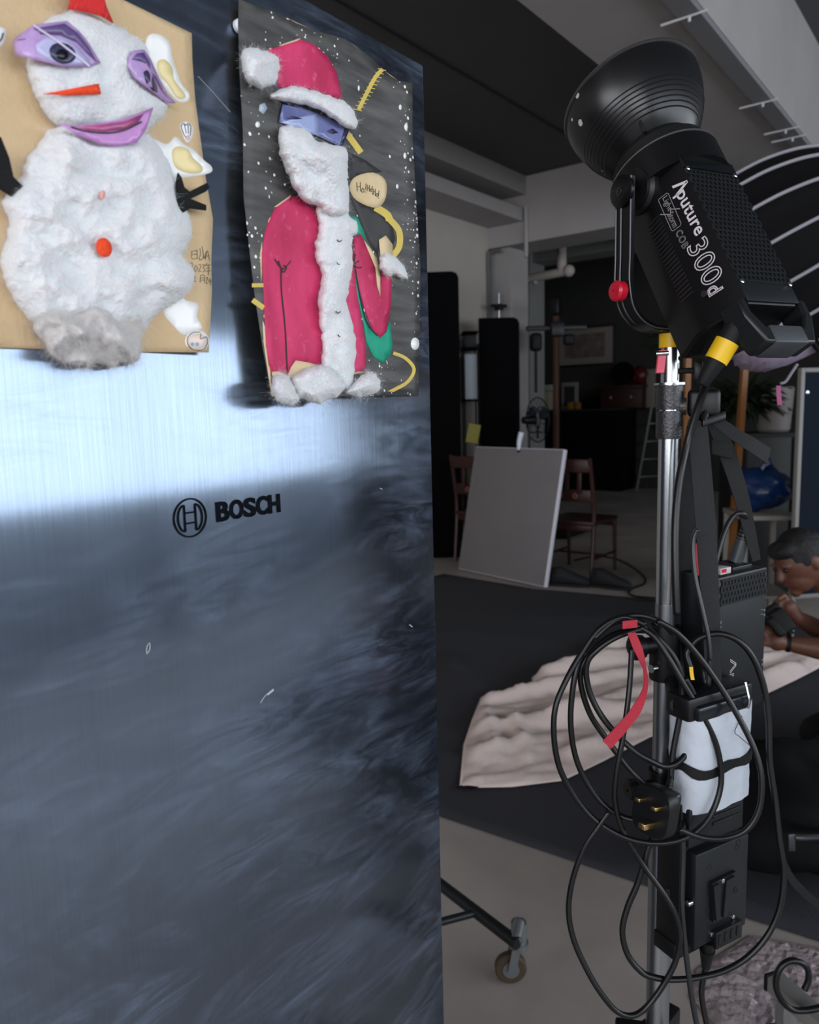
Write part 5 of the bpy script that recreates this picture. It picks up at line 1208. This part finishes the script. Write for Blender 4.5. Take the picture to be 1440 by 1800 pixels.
blob('red_ornament', 'red rounded ornament beside the black dish on the chest', 'ornament', (pxx(1120), 12.3, zc_ + .37), .14, (.9, .7, 1.05), M('ornament_red', '#4a0d0a', .45), .25, 2.5, 9)
gx0, gx1 = pxx(1132), pxx(1147); tag(bx(MB(), (gx0, 12.3, zc_), (gx1, 12.34, zc_ + .62), .004).build('pale_board', M('board_pale', '#6f6a62', .8), None), 'narrow pale board propped at the right end of the counter', 'board')
tag(bx(MB(), (pxx(931), 12.15, zc_), (pxx(969), 12.45, zc_ + .33), .01).build('carton', M('carton_cream', '#8f8770', .8), None), 'cream carton on the counter behind the fan', 'carton')
tag(bx(MB(), (pxx(941), 12.12, zc_ + .335), (pxx(972), 12.42, zc_ + .44), .01).build('carton', M('carton_grey', '#8d8a86', .8), None), 'flat grey carton stacked on the cream one', 'carton')
tag(bx(MB(), (pxx(913), 12.15, zc_), (pxx(928), 12.3, zc_ + .62), .02).build('yellow_bag', M('bag_yellow', '#a88f2a', .6, var=(5, '#6e2a22', .12)), None), 'tall yellow paper bag beside the narrower black panel', 'bag')

# aluminium step ladder
la = thing('step_ladder', 'grey aluminium step ladder standing behind the chrome pole', 'ladder', onz(1135, 862)); m_lad = M('ladder_alu', '#5f615e', .45, .5)
f0, f1 = onz(1119, 862), onz(1175, 858); top0 = dep(1146, 688, 12.4); ev = (f1 - f0)
for k, f in ((0, f0), (1, f1)):
    tp_ = top0 + ev * k * .75 + ev * .08; MB().tube([f, tp_], .028, 8, smooth=False).build('rail', m_lad, la)
    MB().tube([f + Vector((.1, .75, 0)), tp_ + Vector((.01, .04, -.02))], .022, 8, smooth=False).build('rear_rail', m_lad, la)
for k in range(5):
    t_ = .14 + k * .18; a_ = f0.lerp(top0 + ev * .08, t_); b_ = f1.lerp(top0 + ev * .83, t_); mid_ = (a_ + b_) / 2
    MB().box((0, 0, 0), ((b_ - a_).length, .10, .03), frame(mid_, (b_ - a_).normalized(), nh_, ZUP), .004).build('step', m_lad, la)
MB().box((0, 0, 0), (ev.length * .85, .14, .04), frame(top0 + ev * .45 + ZUP * .02, ev.normalized(), nh_, ZUP), .006).build('top_cap', m_lad, la)

# shoes and floor cable in front of the chair
m_shoe = M('shoe_dark', '#16171c', .75)
def shoe(px, py, rz, label):
    p = onz(px, py); r = thing('shoe', label, 'shoe', (0, 0, 0), 'dark shoes on the floor by the chair')
    R_ = []
    for x, w, h in ((-.16, .02, .06), (-.15, .04, .10), (-.08, .05, .11), (-.01, .052, .09), (.06, .056, .065), (.12, .052, .05), (.155, .03, .035), (.165, .008, .02)):
        R_.append([Vector((x, w * math.cos(a), .012 + max(0, 1.35 * h * (math.sin(a) * .5 + .5)))) for a in np.linspace(0, 2 * math.pi, 16, endpoint=False)])
    loft(R_).build('upper', m_shoe, r, 180)
    MB().prism([Vector((x, y, 0)) for x, y in ((-.165, -.035), (-.05, -.045), (.06, -.058), (.15, -.04), (.172, 0), (.15, .04), (.06, .058), (-.05, .045), (-.165, .035))], (0, 0, .022)).build('sole', M('sole', '#0e0e10', .8), r)
    MB().tube([(-.13, .03, .105), (-.10, .036, .115), (-.06, .0, .118), (-.10, -.036, .115), (-.13, -.03, .105)], .008, 6).build('collar', m_blks, r)
    r.location = p; r.rotation_euler = (0, 0, rz); return r
def rzc(px, py, dz): p = onz(px, py); return p
shoe(1002, 1030, .35, 'dark shoe on the floor left of the chair leg'); shoe(1074, 1034, .1, 'dark shoe on the floor right of the chair leg')
tag(MB().tube([onz(1010, 985, .006), onz(1050, 978, .006), onz(1090, 985, .006), onz(1128, 1010, .006), onz(1133, 1026, .006), onz(1108, 1036, .006), onz(1112, 1047, .006), onz(1160, 1052, .03)], .008, 6).build('floor_cable', m_cab, None, 180), 'black cable snaking over the floor behind the shoes', 'cable')

# ================================================================ RIGHT SIDE OF THE ROOM
# softbox behind the lamp, on its own stand outside the frame
sc_ = dep(1364, 466, 2.05); sax = cdir(.84, .44, -.62)                    # from the opening towards the apex
sfb = thing('softbox', 'black fabric softbox with pale rods and dimpled front cover behind the lamp', 'softbox', sc_)
m_fab = M('softbox_black', '#09090b', .8, bump=(8, .3), spec=.15); m_rod = M('rod_pale', '#86848c', .35); m_dim = M('softbox_cover', '#ad9fb8', .4)
sa_ = (ZUP - sax * ZUP.dot(sax)).normalized(); sb_ = sax.cross(sa_); RR, DD, NS = .262, .30, 16
def sprof(f): return RR * math.cos(f * math.pi / 2) ** .72, DD * math.sin(f * math.pi / 2)
def spt(f, a, push=0.0): r, h = sprof(f); return sc_ + sax * h + (sa_ * math.cos(a) + sb_ * math.sin(a)) * (r + push)
mb = MB(); rows = []
for i in range(11):
    f = i / 10 * .93; row = []
    for k in range(NS * 4):
        a = 2 * math.pi * k / (NS * 4); sag = -.012 * abs(math.sin(a * NS / 2)) * math.cos(f * 1.2); row.append(mb.bm.verts.new(spt(f, a, sag)))
    rows.append(row)
for A, B_ in zip(rows, rows[1:]):
    for k in range(NS * 4): mb.bm.faces.new((A[k], A[(k + 1) % (NS * 4)], B_[(k + 1) % (NS * 4)], B_[k]))
mb.bm.faces.new(rows[-1]); mb.build('shell', m_fab, sfb, 50)
for k in range(NS):
    a = 2 * math.pi * k / NS; MB().tube([spt(f, a, .003) for f in (0.03, .2, .4, .6, .8, .93)], .0050, 8).build('rod', m_rod, sfb, 180)
mb = MB(); mb.tube([spt(0, a, .001) for a in np.linspace(0, 2 * math.pi, 65)], .006, 6, smooth=False).build('rim', m_fab, sfb, 180)
mb = MB(); rows = []
for i in range(15):
    f = i / 14; row = []
    for k in range(96):
        a = 2 * math.pi * k / 96; r = RR * .99 * (math.cos(f * math.pi / 2) ** .30); h = .20 * math.sin(f * math.pi / 2) ** .65; dm = .013 * math.sin(a * 24 + (i % 2) * math.pi) * math.sin(f * 12)
        row.append(mb.bm.verts.new(sc_ - sax * (h + dm) + (sa_ * math.cos(a) + sb_ * math.sin(a)) * r))
    rows.append(row)
for A, B_ in zip(rows, rows[1:]):
    for k in range(96): mb.bm.faces.new((A[k], A[(k + 1) % 96], B_[(k + 1) % 96], B_[k]))
mb.build('front_cover', m_dim, sfb, 180)
zp0 = dep(1372, 674, 1.9); MB().tube([zp0, dep(1381, 671, 1.9), dep(1390, 658, 1.9), dep(1402, 640, 1.9)], .0035, 6).build('zip_pull', m_rod, sfb); MB().ribbon([dep(1369, 678, 1.9), dep(1369, 690, 1.9), dep(1371, 712, 1.9)], RGT, .012, .001).build('pink_tag', M('tag_pink', '#9a4470', .6), sfb)
apx = sc_ + sax * (DD * .97); MB().cyl(apx - sax * .02, apx + sax * .20, .055, seg=24).build('light_head', m_blkp, sfb)
hq = apx + sax * .10; hp = hq + _r0 * .75; MB().tube([hq, Vector((hp.x, hp.y, hq.z))], .014, 10, smooth=False).build('boom_arm', m_alu, sfb); hp.z = hq.z + .05; hp2 = Vector((hp.x, hp.y, 0))
MB().cyl(hp2 + ZUP * .05, Vector((hp.x, hp.y, hp.z - .05)), .014, seg=14).build('stand_pole', m_alu, sfb)
for k in range(3): a = 2.094 * k + .2; MB().tube([hp2 + ZUP * .45, hp2 + Vector((.42 * math.cos(a), .42 * math.sin(a), .012))], .011, 8, smooth=False).build('stand_leg', m_alu, sfb)

# blue board with pale frame
bl = dep(1404, 700, 4.3); eb = hdir(80); nb_ = Vector((-eb.y, eb.x, 0)); zt_b = dep(1410, 647, 4.3).z
bb_ = thing('blue_board', 'dark blue board in a pale metal frame standing at the right', 'board', Vector((bl.x, bl.y, 0)) + eb * .45)
BBF = frame(Vector((bl.x, bl.y, 0)), eb, nb_, ZUP)
MB().box((.45, 0, zt_b / 2 + .15), (.87, .02, zt_b - .33), BBF).build('panel', M('board_blue', '#0a1724', .85, spec=.2), bb_)
for x in (.012, .888): MB().box((x, 0, zt_b / 2), (.026, .035, zt_b), BBF, .005).build('upright', M('frame_pale', '#85837f', .6, .1), bb_)
for z in (zt_b - .013, .30): MB().box((.45, 0, z), (.85, .034, .026), BBF, .005).build('cross_bar', M('frame_pale', '#85837f', .6, .1), bb_)
for x in (.012, .888): MB().box((x, 0, .012), (.03, .40, .024), BBF, .004).build('foot', m_blks, bb_)
mb = MB(); mb.lathe(BBF @ Vector((.045, -.011, dep(1421, 690, 4.3).z)), -nb_, [(0, .010), (.004, .010), (.005, .002)], 12); mb.build('screw', m_chrome, bb_)

# white side table with blue bag
tb0 = dep(1312, 907, 4.7); tzt = tb0.z; et = hdir(96); nt_ = Vector((-et.y, et.x, 0))
tbl = thing('side_table', 'small white side table under the blue plastic bag', 'table', Vector((tb0.x, tb0.y, 0)) + et * .15); TBF = frame(Vector((tb0.x, tb0.y, 0)), et, nt_, ZUP); m_wt = M('table_white', '#8d8780', .6)
MB().box((.15, .2, tzt - .015), (.34, .42, .03), TBF, .004).build('top', m_wt, tbl)
for x in (.0, .30):
    for y in (.015, .385): MB().box((x, y, tzt / 2 - .015), (.032, .032, tzt - .03), TBF, .002).build('leg', m_wt, tbl)
MB().box((.15, .2, .22), (.30, .38, .02), TBF, .002).build('lower_shelf', m_wt, tbl)
bgp = TBF @ Vector((.14, .18, tzt + .006))
bag = thing('plastic_bag', 'glossy blue plastic bag slumped on the small white table', 'bag', bgp)
blob('sack', '', '', bgp + Vector((0, 0, .0)), .165, (1.05, .8, .82), M('bag_blue', '#0a2f60', .35, var=(9, '#072246', .25), bump=(14, .9)), .28, 3.2, 4, bag); MB().tube([bgp + Vector((0, 0, .25)), bgp + Vector((.02, .01, .29)), bgp + Vector((.06, .02, .31))], [.02, .025, .04], 8).build('knot', M('bag_blue', '#0c3d78', .28), bag)
# black cabinet with pot and plants
kc = dep(1335, 762, 5.6); ek = hdir(92); nk = Vector((-ek.y, ek.x, 0)); KF = frame(Vector((kc.x, kc.y, 0)), ek, nk, ZUP); kz_ = kc.z
kab = thing('cabinet', 'black cabinet behind the blue bag carrying a white pot', 'cabinet', Vector((kc.x, kc.y, 0)) + ek * .2)
MB().box((.24, .25, kz_ / 2), (.68, .5, kz_), KF, .006).build('body', M('cabinet_black', '#0a0a0b', .7), kab)
for x in (.07, .41): MB().box((x, -.006, kz_ / 2), (.32, .014, kz_ - .06), KF, .003).build('door', M('cabinet_door', '#0d0d0e', .6), kab)
pt = KF @ Vector((.19, .2, kz_)); pot = thing('plant_pot', 'white round pot with trailing fern on the black cabinet', 'plant pot', pt)
mb = MB(); mb.lathe(pt, ZUP, [(.002, .001), (.002, .10), (.02, .115), (.16, .125), (.33, .135), (.34, .125), (.30, .12), (.30, .001)], 28); mb.build('pot', M('pot_grey', '#77706e', .6), pot)
def foliage(name, c, n, R_, L, mat, parent, seed, droop=.5):
    r = random.Random(seed); vs, fs = [], []
    for i in range(n):
        a = r.uniform(0, 6.283); e = r.uniform(-.2, 1.0); d = Vector((math.cos(a), math.sin(a), e)).normalized(); p = Vector(c) + d * r.uniform(0, R_)
        l = L * r.uniform(.5, 1); w = d.cross(ZUP).normalized() * l * .16; tip = p + d * l - ZUP * l * droop * r.random(); m_ = p.lerp(tip, .5) + ZUP * l * .12
        k = len(vs); vs += [p, m_ + w, tip, m_ - w]; fs += [(k, k + 1, k + 2), (k, k + 2, k + 3)]
    me = bpy.data.meshes.new(name); me.from_pydata(vs, [], fs); return link_mesh(name, me, mat, parent, 0, kind='stuff')
m_leaf = M('leaf_dark', '#26301c', .5, var=(8, '#1a2213', .3)); m_leaf2 = M('leaf_olive', '#1d2710', .6, var=(8, '#141b09', .3))
foliage('foliage', pt + Vector((-.18, -.1, .22)), 420, .22, .20, m_leaf, pot, 3, 1.0)
pl2 = onz(1225, 905); tp2 = dep(1205, 600, 6.0); plant = thing('tall_plant', 'tall dark leafy plant behind the yellow wooden poles', 'plant', (tp2.x, tp2.y, 0))
mb = MB(); mb.lathe((tp2.x, tp2.y, .0), ZUP, [(.002, .001), (.002, .14), (.30, .19), (.32, .19), (.30, .17), (.28, .001)], 24); mb.build('pot', M('pot_dark', '#1d1a18', .7), plant)
MB().tube([(tp2.x, tp2.y, .25), (tp2.x + .03, tp2.y, 1.0), tp2], .02, 8).build('stem', m_brown, plant)
foliage('foliage', tp2 - ZUP * .05, 300, .28, .18, m_leaf2, plant, 5, .7); 
# yellow wooden trestle poles
m_yw = M('wood_yellow', '#8a5518', .5, var=(7, '#744510', .25, (1, 1, .2)))
tr_ = thing('wooden_trestle', 'pair of yellow brown wooden poles joined at the top behind the straps', 'trestle', onz(1250, 1085))
la_, lb_ = onz(1196, 1085), onz(1278, 1085); ua, ub = dep(1212, 520, 4.95), dep(1318, 520, 4.95)
for f, u_ in ((la_, ua), (lb_, ub)):
    MB().tube([f + ZUP * .012, u_], .027, 4, smooth=False).build('pole', m_yw, tr_, 20)
for f in (.985,): a_, b_ = la_.lerp(ua, f), lb_.lerp(ub, f); MB().tube([a_, b_], .018, 4, smooth=False).build('rung', m_yw, tr_, 20)

# rolling rack base with caster, lower left
m_rack = M('rack_dark', '#2a2d30', .4, .6); m_zinc = M('zinc_grey', '#8c9193', .4, .7); m_tyre = M('tyre_brown', '#4b3d2e', .7)
rzr = .150; ra, rb_ = onz(905, 1655, rzr), onz(776, 1556, rzr); rdv = (rb_ - ra).normalized()
rck = thing('rolling_rack', 'dark tube base of a rolling rack emerging behind the refrigerator', 'rolling rack', (ra.x, ra.y, 0))
rend = ra + rdv * 1.3
MB().tube([ra - rdv * .01, rend], .0155, 16, smooth=False).build('base_rail', m_rack, rck)
jn = onz(838, 1604, rzr); sdv = rdv.cross(ZUP); sdv = sdv if sdv.dot(FWD) < 0 else -sdv
kb = onz(781, 1619, rzr); MB().tube([jn, jn + (kb - jn) * 2.2], .010, 12, smooth=False).build('brace', m_rack, rck)
def caster(p, root, ang, R_w=.040):
    c = MB().tube([p + ZUP * (2 * R_w + .028), p + ZUP * (2 * R_w + .085)], .0195, 18, smooth=False).build('sleeve', m_zinc, root)
    fd = Vector((math.cos(ang), math.sin(ang), 0)); sd_ = fd.cross(ZUP); wc = p + fd * .022 + ZUP * (R_w + .001)
    w = MB(); w.lathe(wc - sd_ * .012, sd_, [(0, .012), (0, R_w - .004), (.004, R_w), (.020, R_w), (.024, R_w - .004), (.024, .012)], 32); w.build('wheel', m_tyre, root)
    h = MB(); h.lathe(wc - sd_ * .014, sd_, [(0, .002), (0, .021), (.028, .021), (.028, .002)], 24); h.build('hub', m_zinc, root)
    for s_ in (-1, 1): MB().prism([p + sd_ * s_ * .019 + ZUP * (2 * R_w + .022), p + sd_ * s_ * .019 + fd * .02 + ZUP * (2 * R_w + .022), wc + sd_ * s_ * .019 + fd * .010, wc + sd_ * s_ * .019 - fd * .012], sd_ * s_ * .003).build('fork', m_zinc, root)
    MB().cyl(p + ZUP * (2 * R_w + .016), p + ZUP * (2 * R_w + .032), .024, seg=20).build('swivel', m_zinc, root)
cp = onz(913, 1725); caster(cp, rck, math.atan2(-RGT.y, -RGT.x)); 
MB().tube([ra, Vector((cp.x, cp.y, rzr + .01))], .0165, 14, smooth=False).build('elbow', m_zinc, rck)
p2c = Vector((rend.x, rend.y, 0)); caster(p2c, rck, 1.0)
# square tube base with caster, lower right
qa_, qb_ = onz(1362, 1712, .20), onz(1450, 1790, .20); qd = (qb_ - qa_); qd.z = 0; qd.normalize(); qn = Vector((-qd.y, qd.x, 0))
rb2 = thing('rolling_dolly', 'grey square tube with chrome caster at the lower right corner', 'dolly', (qa_.x, qa_.y, 0))
QF = frame(Vector((qa_.x, qa_.y, .20)), qd, qn, ZUP); MB().box((.45, 0, -.018), (.90, .042, .036), QF, .003).build('tube', M('tube_grey', '#8f8f8c', .5, .2), rb2)
MB().box((-.004, 0, -.018), (.008, .045, .039), QF, .002).build('end_cap', m_blks, rb2)
for xx in (.035, .86):
    p_ = QF @ Vector((xx, 0, 0)); MB().cyl(Vector((p_.x, p_.y, .088)), Vector((p_.x, p_.y, .166)), .022, seg=24).build('caster_stem', m_chrome, rb2)
    fd = -RGT * 1.0; fd.z = 0; fd.normalize(); sd_ = fd.cross(ZUP); wc = Vector((p_.x, p_.y, .043)) + fd * .03
    w = MB(); w.lathe(wc - sd_ * .013, sd_, [(0, .012), (0, .038), (.004, .042), (.022, .042), (.026, .038), (.026, .012)], 32); w.build('wheel', m_blks, rb2)
    MB().box((0, 0, 0), (.05, .034, .05), frame(Vector((p_.x, p_.y, .072)) + fd * .012, fd, sd_, ZUP), .004).build('fork', m_zinc, rb2)
def c9(d, *v): return [dep(1280 + v[i] * .2332, 1380 + v[i + 1] * .2332, d) for i in range(0, len(v), 2)]
tag(MB().tube(c9(1.55, 575, 1545, 606, 1470, 600, 1390, 550, 1338, 470, 1325, 400, 1370, 365, 1450, 366, 1540, 410, 1630, 480, 1690, 570, 1700, 686, 1680, 800, 1640), .0064, 10).build('hooked_cable', m_cab, None, 180), 'stiff black cable end curled like a hook over the grey square tube', 'cable')

# black kit bag with clamp on the floor cloth
kb0 = onz(1420, 1560, .02); kbag = thing('kit_bag', 'soft black kit bag lying on the floor cloth below the person', 'bag', kb0)
blob('bag_body', '', '', kb0 + FWD * .10 * 1.0 - Vector((0, 0, (FWD * .10).z)), .30, (1.1, .8, .62), M('bag_nylon', '#08090b', .8, bump=(12, .4), spec=.2), .28, 1.9, 6, kbag)
MB().tube([dep(1397, 1471, 2.0), dep(1420, 1472, 2.0), dep(1470, 1470, 2.02)], .009, 10).build('handle_tube', M('metal_dark', '#4a4c50', .35, .8), kbag); MB().box((0, 0, 0), (.018, .012, .045), frame(dep(1391, 1480, 2.0), RGT, FWD, UPV), .002).build('clamp_plate', M('metal_dark', '#4a4c50', .35, .8), kbag)
MB().ribbon([dep(1375, 1510, 2.0), dep(1392, 1545, 2.02), dep(1420, 1575, 2.03), dep(1450, 1600, 2.03)], UPV + RGT * .5, .022, .002).build('bag_strap', m_strap, kbag)

# ================================================================ PERSON AT THE RIGHT EDGE
def J(x, y, d): return dep(x, y, d)
def limb(mb, pts, rad, seg=14):
    for p, r in zip(pts, rad): mb.sphere(p, r, seg=14)
    for (a, b_), (r0, r1) in zip(zip(pts, pts[1:]), zip(rad, rad[1:])): mb.tube([a, b_], [r0, r1], seg, smooth=False)
def fused(mb, name, mat, parent, vox=.006, it=4):
    o = mb.build(name, mat, parent, 180); m = o.modifiers.new('fuse', 'REMESH'); m.mode = 'VOXEL'; m.voxel_size = vox; m.use_smooth_shade = True
    s = o.modifiers.new('soften', 'SMOOTH'); s.iterations = it; s.factor = .5; return o
kn1, kn2 = onz(1428, 1352, .075), onz(1440, 1290, .075)
per = thing('person', 'person with short dark hair and white shirt crouching over a camera at the right', 'person', (onz(1560, 1340).x, onz(1560, 1340).y, 0))
pelvis, belly, chest, neck = J(1602, 1222, 2.95), J(1570, 1150, 2.93), J(1528, 1082, 2.90), J(1470, 1034, 2.90)
shN, shF = J(1510, 1085, 2.74), J(1502, 1050, 3.06); elN, elF = J(1482, 1150, 2.66), J(1478, 1122, 3.0); wrN, wrF = J(1384, 1131, 2.74), J(1402, 1086, 2.84)
hd_c = J(1406, 984, 2.90)
hup = cdir(-.50, .84, -.05); hfw = cdir(-.80, -.58, -.12); hfw = (hfw - hup * hfw.dot(hup)).normalized(); hsd = hup.cross(hfw)
HF = frame(hd_c, hsd, hfw, hup)
def hp_(x, y, z): return HF @ Vector((x, y, z))
m_skn = M('skin', '#5e3a2b', .5, Subsurface_Weight=.1, Subsurface_Scale=.01)
body = MB()
limb(body, [pelvis, belly, chest], [.15, .13, .14]); limb(body, [chest, shN], [.12, .06]); limb(body, [chest, shF], [.12, .06])
limb(body, [chest, neck, hp_(0, -.03, -.07)], [.09, .058, .055])
limb(body, [shN, elN, J(1440, 1140, 2.70), wrN], [.055, .042, .040, .027]); limb(body, [shF, elF, J(1440, 1108, 2.92), wrF], [.055, .042, .040, .027])
body.sphere(hd_c, 1.0, (.074, .094, .105), 24, HF.to_3x3().to_4x4()); body.sphere(hp_(0, .035, -.055), 1.0, (.055, .062, .060), 18, HF.to_3x3().to_4x4())
limb(body, [hp_(0, .088, .012), hp_(0, .108, -.022)], [.012, .016]); body.sphere(hp_(0, .085, -.060), .016, (1.5, .9, .6)); body.sphere(hp_(0, .078, -.095), .022)
for s_ in (-1, 1): body.sphere(hp_(s_ * .077, -.010, -.012), 1.0, (.010, .020, .032), 12, HF.to_3x3().to_4x4()); body.sphere(hp_(s_ * .032, .082, .022), .016, (1.3, .6, .6))
hipN, hipF = J(1598, 1248, 2.80), J(1598, 1230, 3.10); anN, anF = onz(1590, 1372, .06), onz(1600, 1318, .06)
limb(body, [pelvis, hipN, kn1, anN], [.12, .09, .06, .042]); limb(body, [pelvis, hipF, kn2, anF], [.12, .09, .06, .042])
cm = J(1373, 1092, 2.77)
# hands: palm plus five bent fingers each, closed on the camera
def hand(wr, palm, outd, curl, lateral, s_=1.0):
    limb(body, [wr, palm], [.026, .030]); body.sphere(palm, 1.0, (.032, .030, .034), 14)
    for i, l in enumerate((.92, 1.06, 1.0, .80)):
        b0 = palm + lateral * (.024 - .016 * i) + outd * .020; k1_ = b0 + outd * .030 * l; k2_ = k1_ + (outd * .45 + curl * .9).normalized() * .026 * l; k3_ = k2_ + (curl - outd * .35).normalized() * .020 * l
        limb(body, [b0, k1_, k2_, k3_], [.0105, .0098, .0088, .0078], 8)
    t0 = palm + lateral * .026; t1 = t0 + (lateral + outd * .5 + curl * .4).normalized() * .030; t2 = t1 + (outd + curl * .6).normalized() * .026; limb(body, [t0, t1, t2], [.013, .0115, .0095], 8)
hand(wrN, J(1366, 1128, 2.74), (-RGT * .35 + UPV * .75 + FWD * .25).normalized(), (FWD * .8 + RGT * .2).normalized(), (-RGT * .9 - UPV * .3).normalized())
hand(wrF, J(1386, 1068, 2.84), (-RGT * .9 - UPV * .1).normalized(), (-FWD * .6 - UPV * .7).normalized(), (UPV * .9 - RGT * .1).normalized())
bo_ = fused(body, 'body', m_skn, per, .0055, 3)
hair = MB(); hair.sphere(hp_(0, -.018, .022), 1.0, (.084, .098, .098), 24, HF.to_3x3().to_4x4()); hair.sphere(hp_(0, -.060, -.028), 1.0, (.068, .050, .065), 18, HF.to_3x3().to_4x4()); hair.sphere(hp_(0, .045, .072), 1.0, (.066, .050, .038), 16, HF.to_3x3().to_4x4())
for v in hair.bm.verts: v.co += (v.co - hd_c).normalized() * .006 * noise.noise(v.co * 45)
fused(hair, 'hair', M('hair_dark', '#080606', .6, bump=(160, .6)), per, .006, 1)
for s_ in (-1, 1): MB().sphere(hp_(s_ * .032, .089, .008), .0085, seg=12).build('eye', M('eye_dark', '#0d0a09', .2), per)
shirt = MB(); limb(shirt, [pelvis, belly, chest], [.165, .148, .158]); limb(shirt, [chest, shN, shN.lerp(elN, .55)], [.135, .074, .062]); limb(shirt, [chest, shF, shF.lerp(elF, .55)], [.135, .074, .062]); limb(shirt, [chest, neck.lerp(chest, .10)], [.105, .070])
fused(shirt, 'shirt', M('shirt_white', '#b9b8ba', .8, bump=(25, .4)), per, .008, 3)
tro = MB(); limb(tro, [pelvis, hipN, kn1, anN], [.170, .115, .078, .060]); limb(tro, [pelvis, hipF, kn2, anF], [.170, .115, .078, .060]); fused(tro, 'trousers', M('trousers_black', '#08080a', .85, bump=(18, .5)), per, .009, 3)
for a_ in (anN, anF):
    q_ = a_ + RGT * .09; q_.z = .045; mb = MB(); limb(mb, [Vector((a_.x, a_.y, .055)), q_], [.045, .038]); fused(mb, 'shoe', m_shoe, per, .008, 2)
mb = MB(); wd_ = (wrN - J(1440, 1140, 2.70)).normalized(); mb.lathe(wrN - wd_ * .012, wd_, [(0, .028), (.001, .0315), (.015, .0305), (.016, .027)], 20); mb.build('wrist_band', m_blks, per)
# the camera held in both hands
cmr = thing('digital_camera', 'black digital camera held low in both hands of the crouching person', 'camera', cm)
CMF = frame(cm, cdir(.35, -.2, .9), cdir(-.75, -.62, .1), cdir(.55, .80, .1)); cx_, cy_ = cdir(.35, -.15, .92), None
cx_ = (cx_).normalized(); ly = cdir(-.80, -.58, .18); ly = (ly - cx_ * ly.dot(cx_)).normalized(); cz_ = cx_.cross(ly); CMF = frame(cm, cx_, ly, cz_)
MB().box((0, 0, 0), (.135, .055, .09), CMF, .010, 3).build('body', m_blks, cmr); MB().box((0, .0, .052), (.06, .06, .03), CMF, .010, 3).build('viewfinder_hump', m_blks, cmr); MB().box((-.058, .03, -.005), (.03, .035, .08), CMF, .012, 3).build('grip', m_blks, cmr)
mb = MB(); mb.lathe(CMF @ Vector((.01, .026, 0)), ly, [(0, .036), (.02, .037), (.022, .033), (.06, .034), (.062, .036), (.08, .036), (.08, .028), (.074, .001)], 28); mb.build('lens', m_blkp, cmr)
MB().cyl(CMF @ Vector((.0, .0, -.045)), CMF @ Vector((.0, .0, -.058)), .012, seg=14).build('tripod_screw', m_blks, cmr)
# pale crumpled paper on the cloth behind the hands
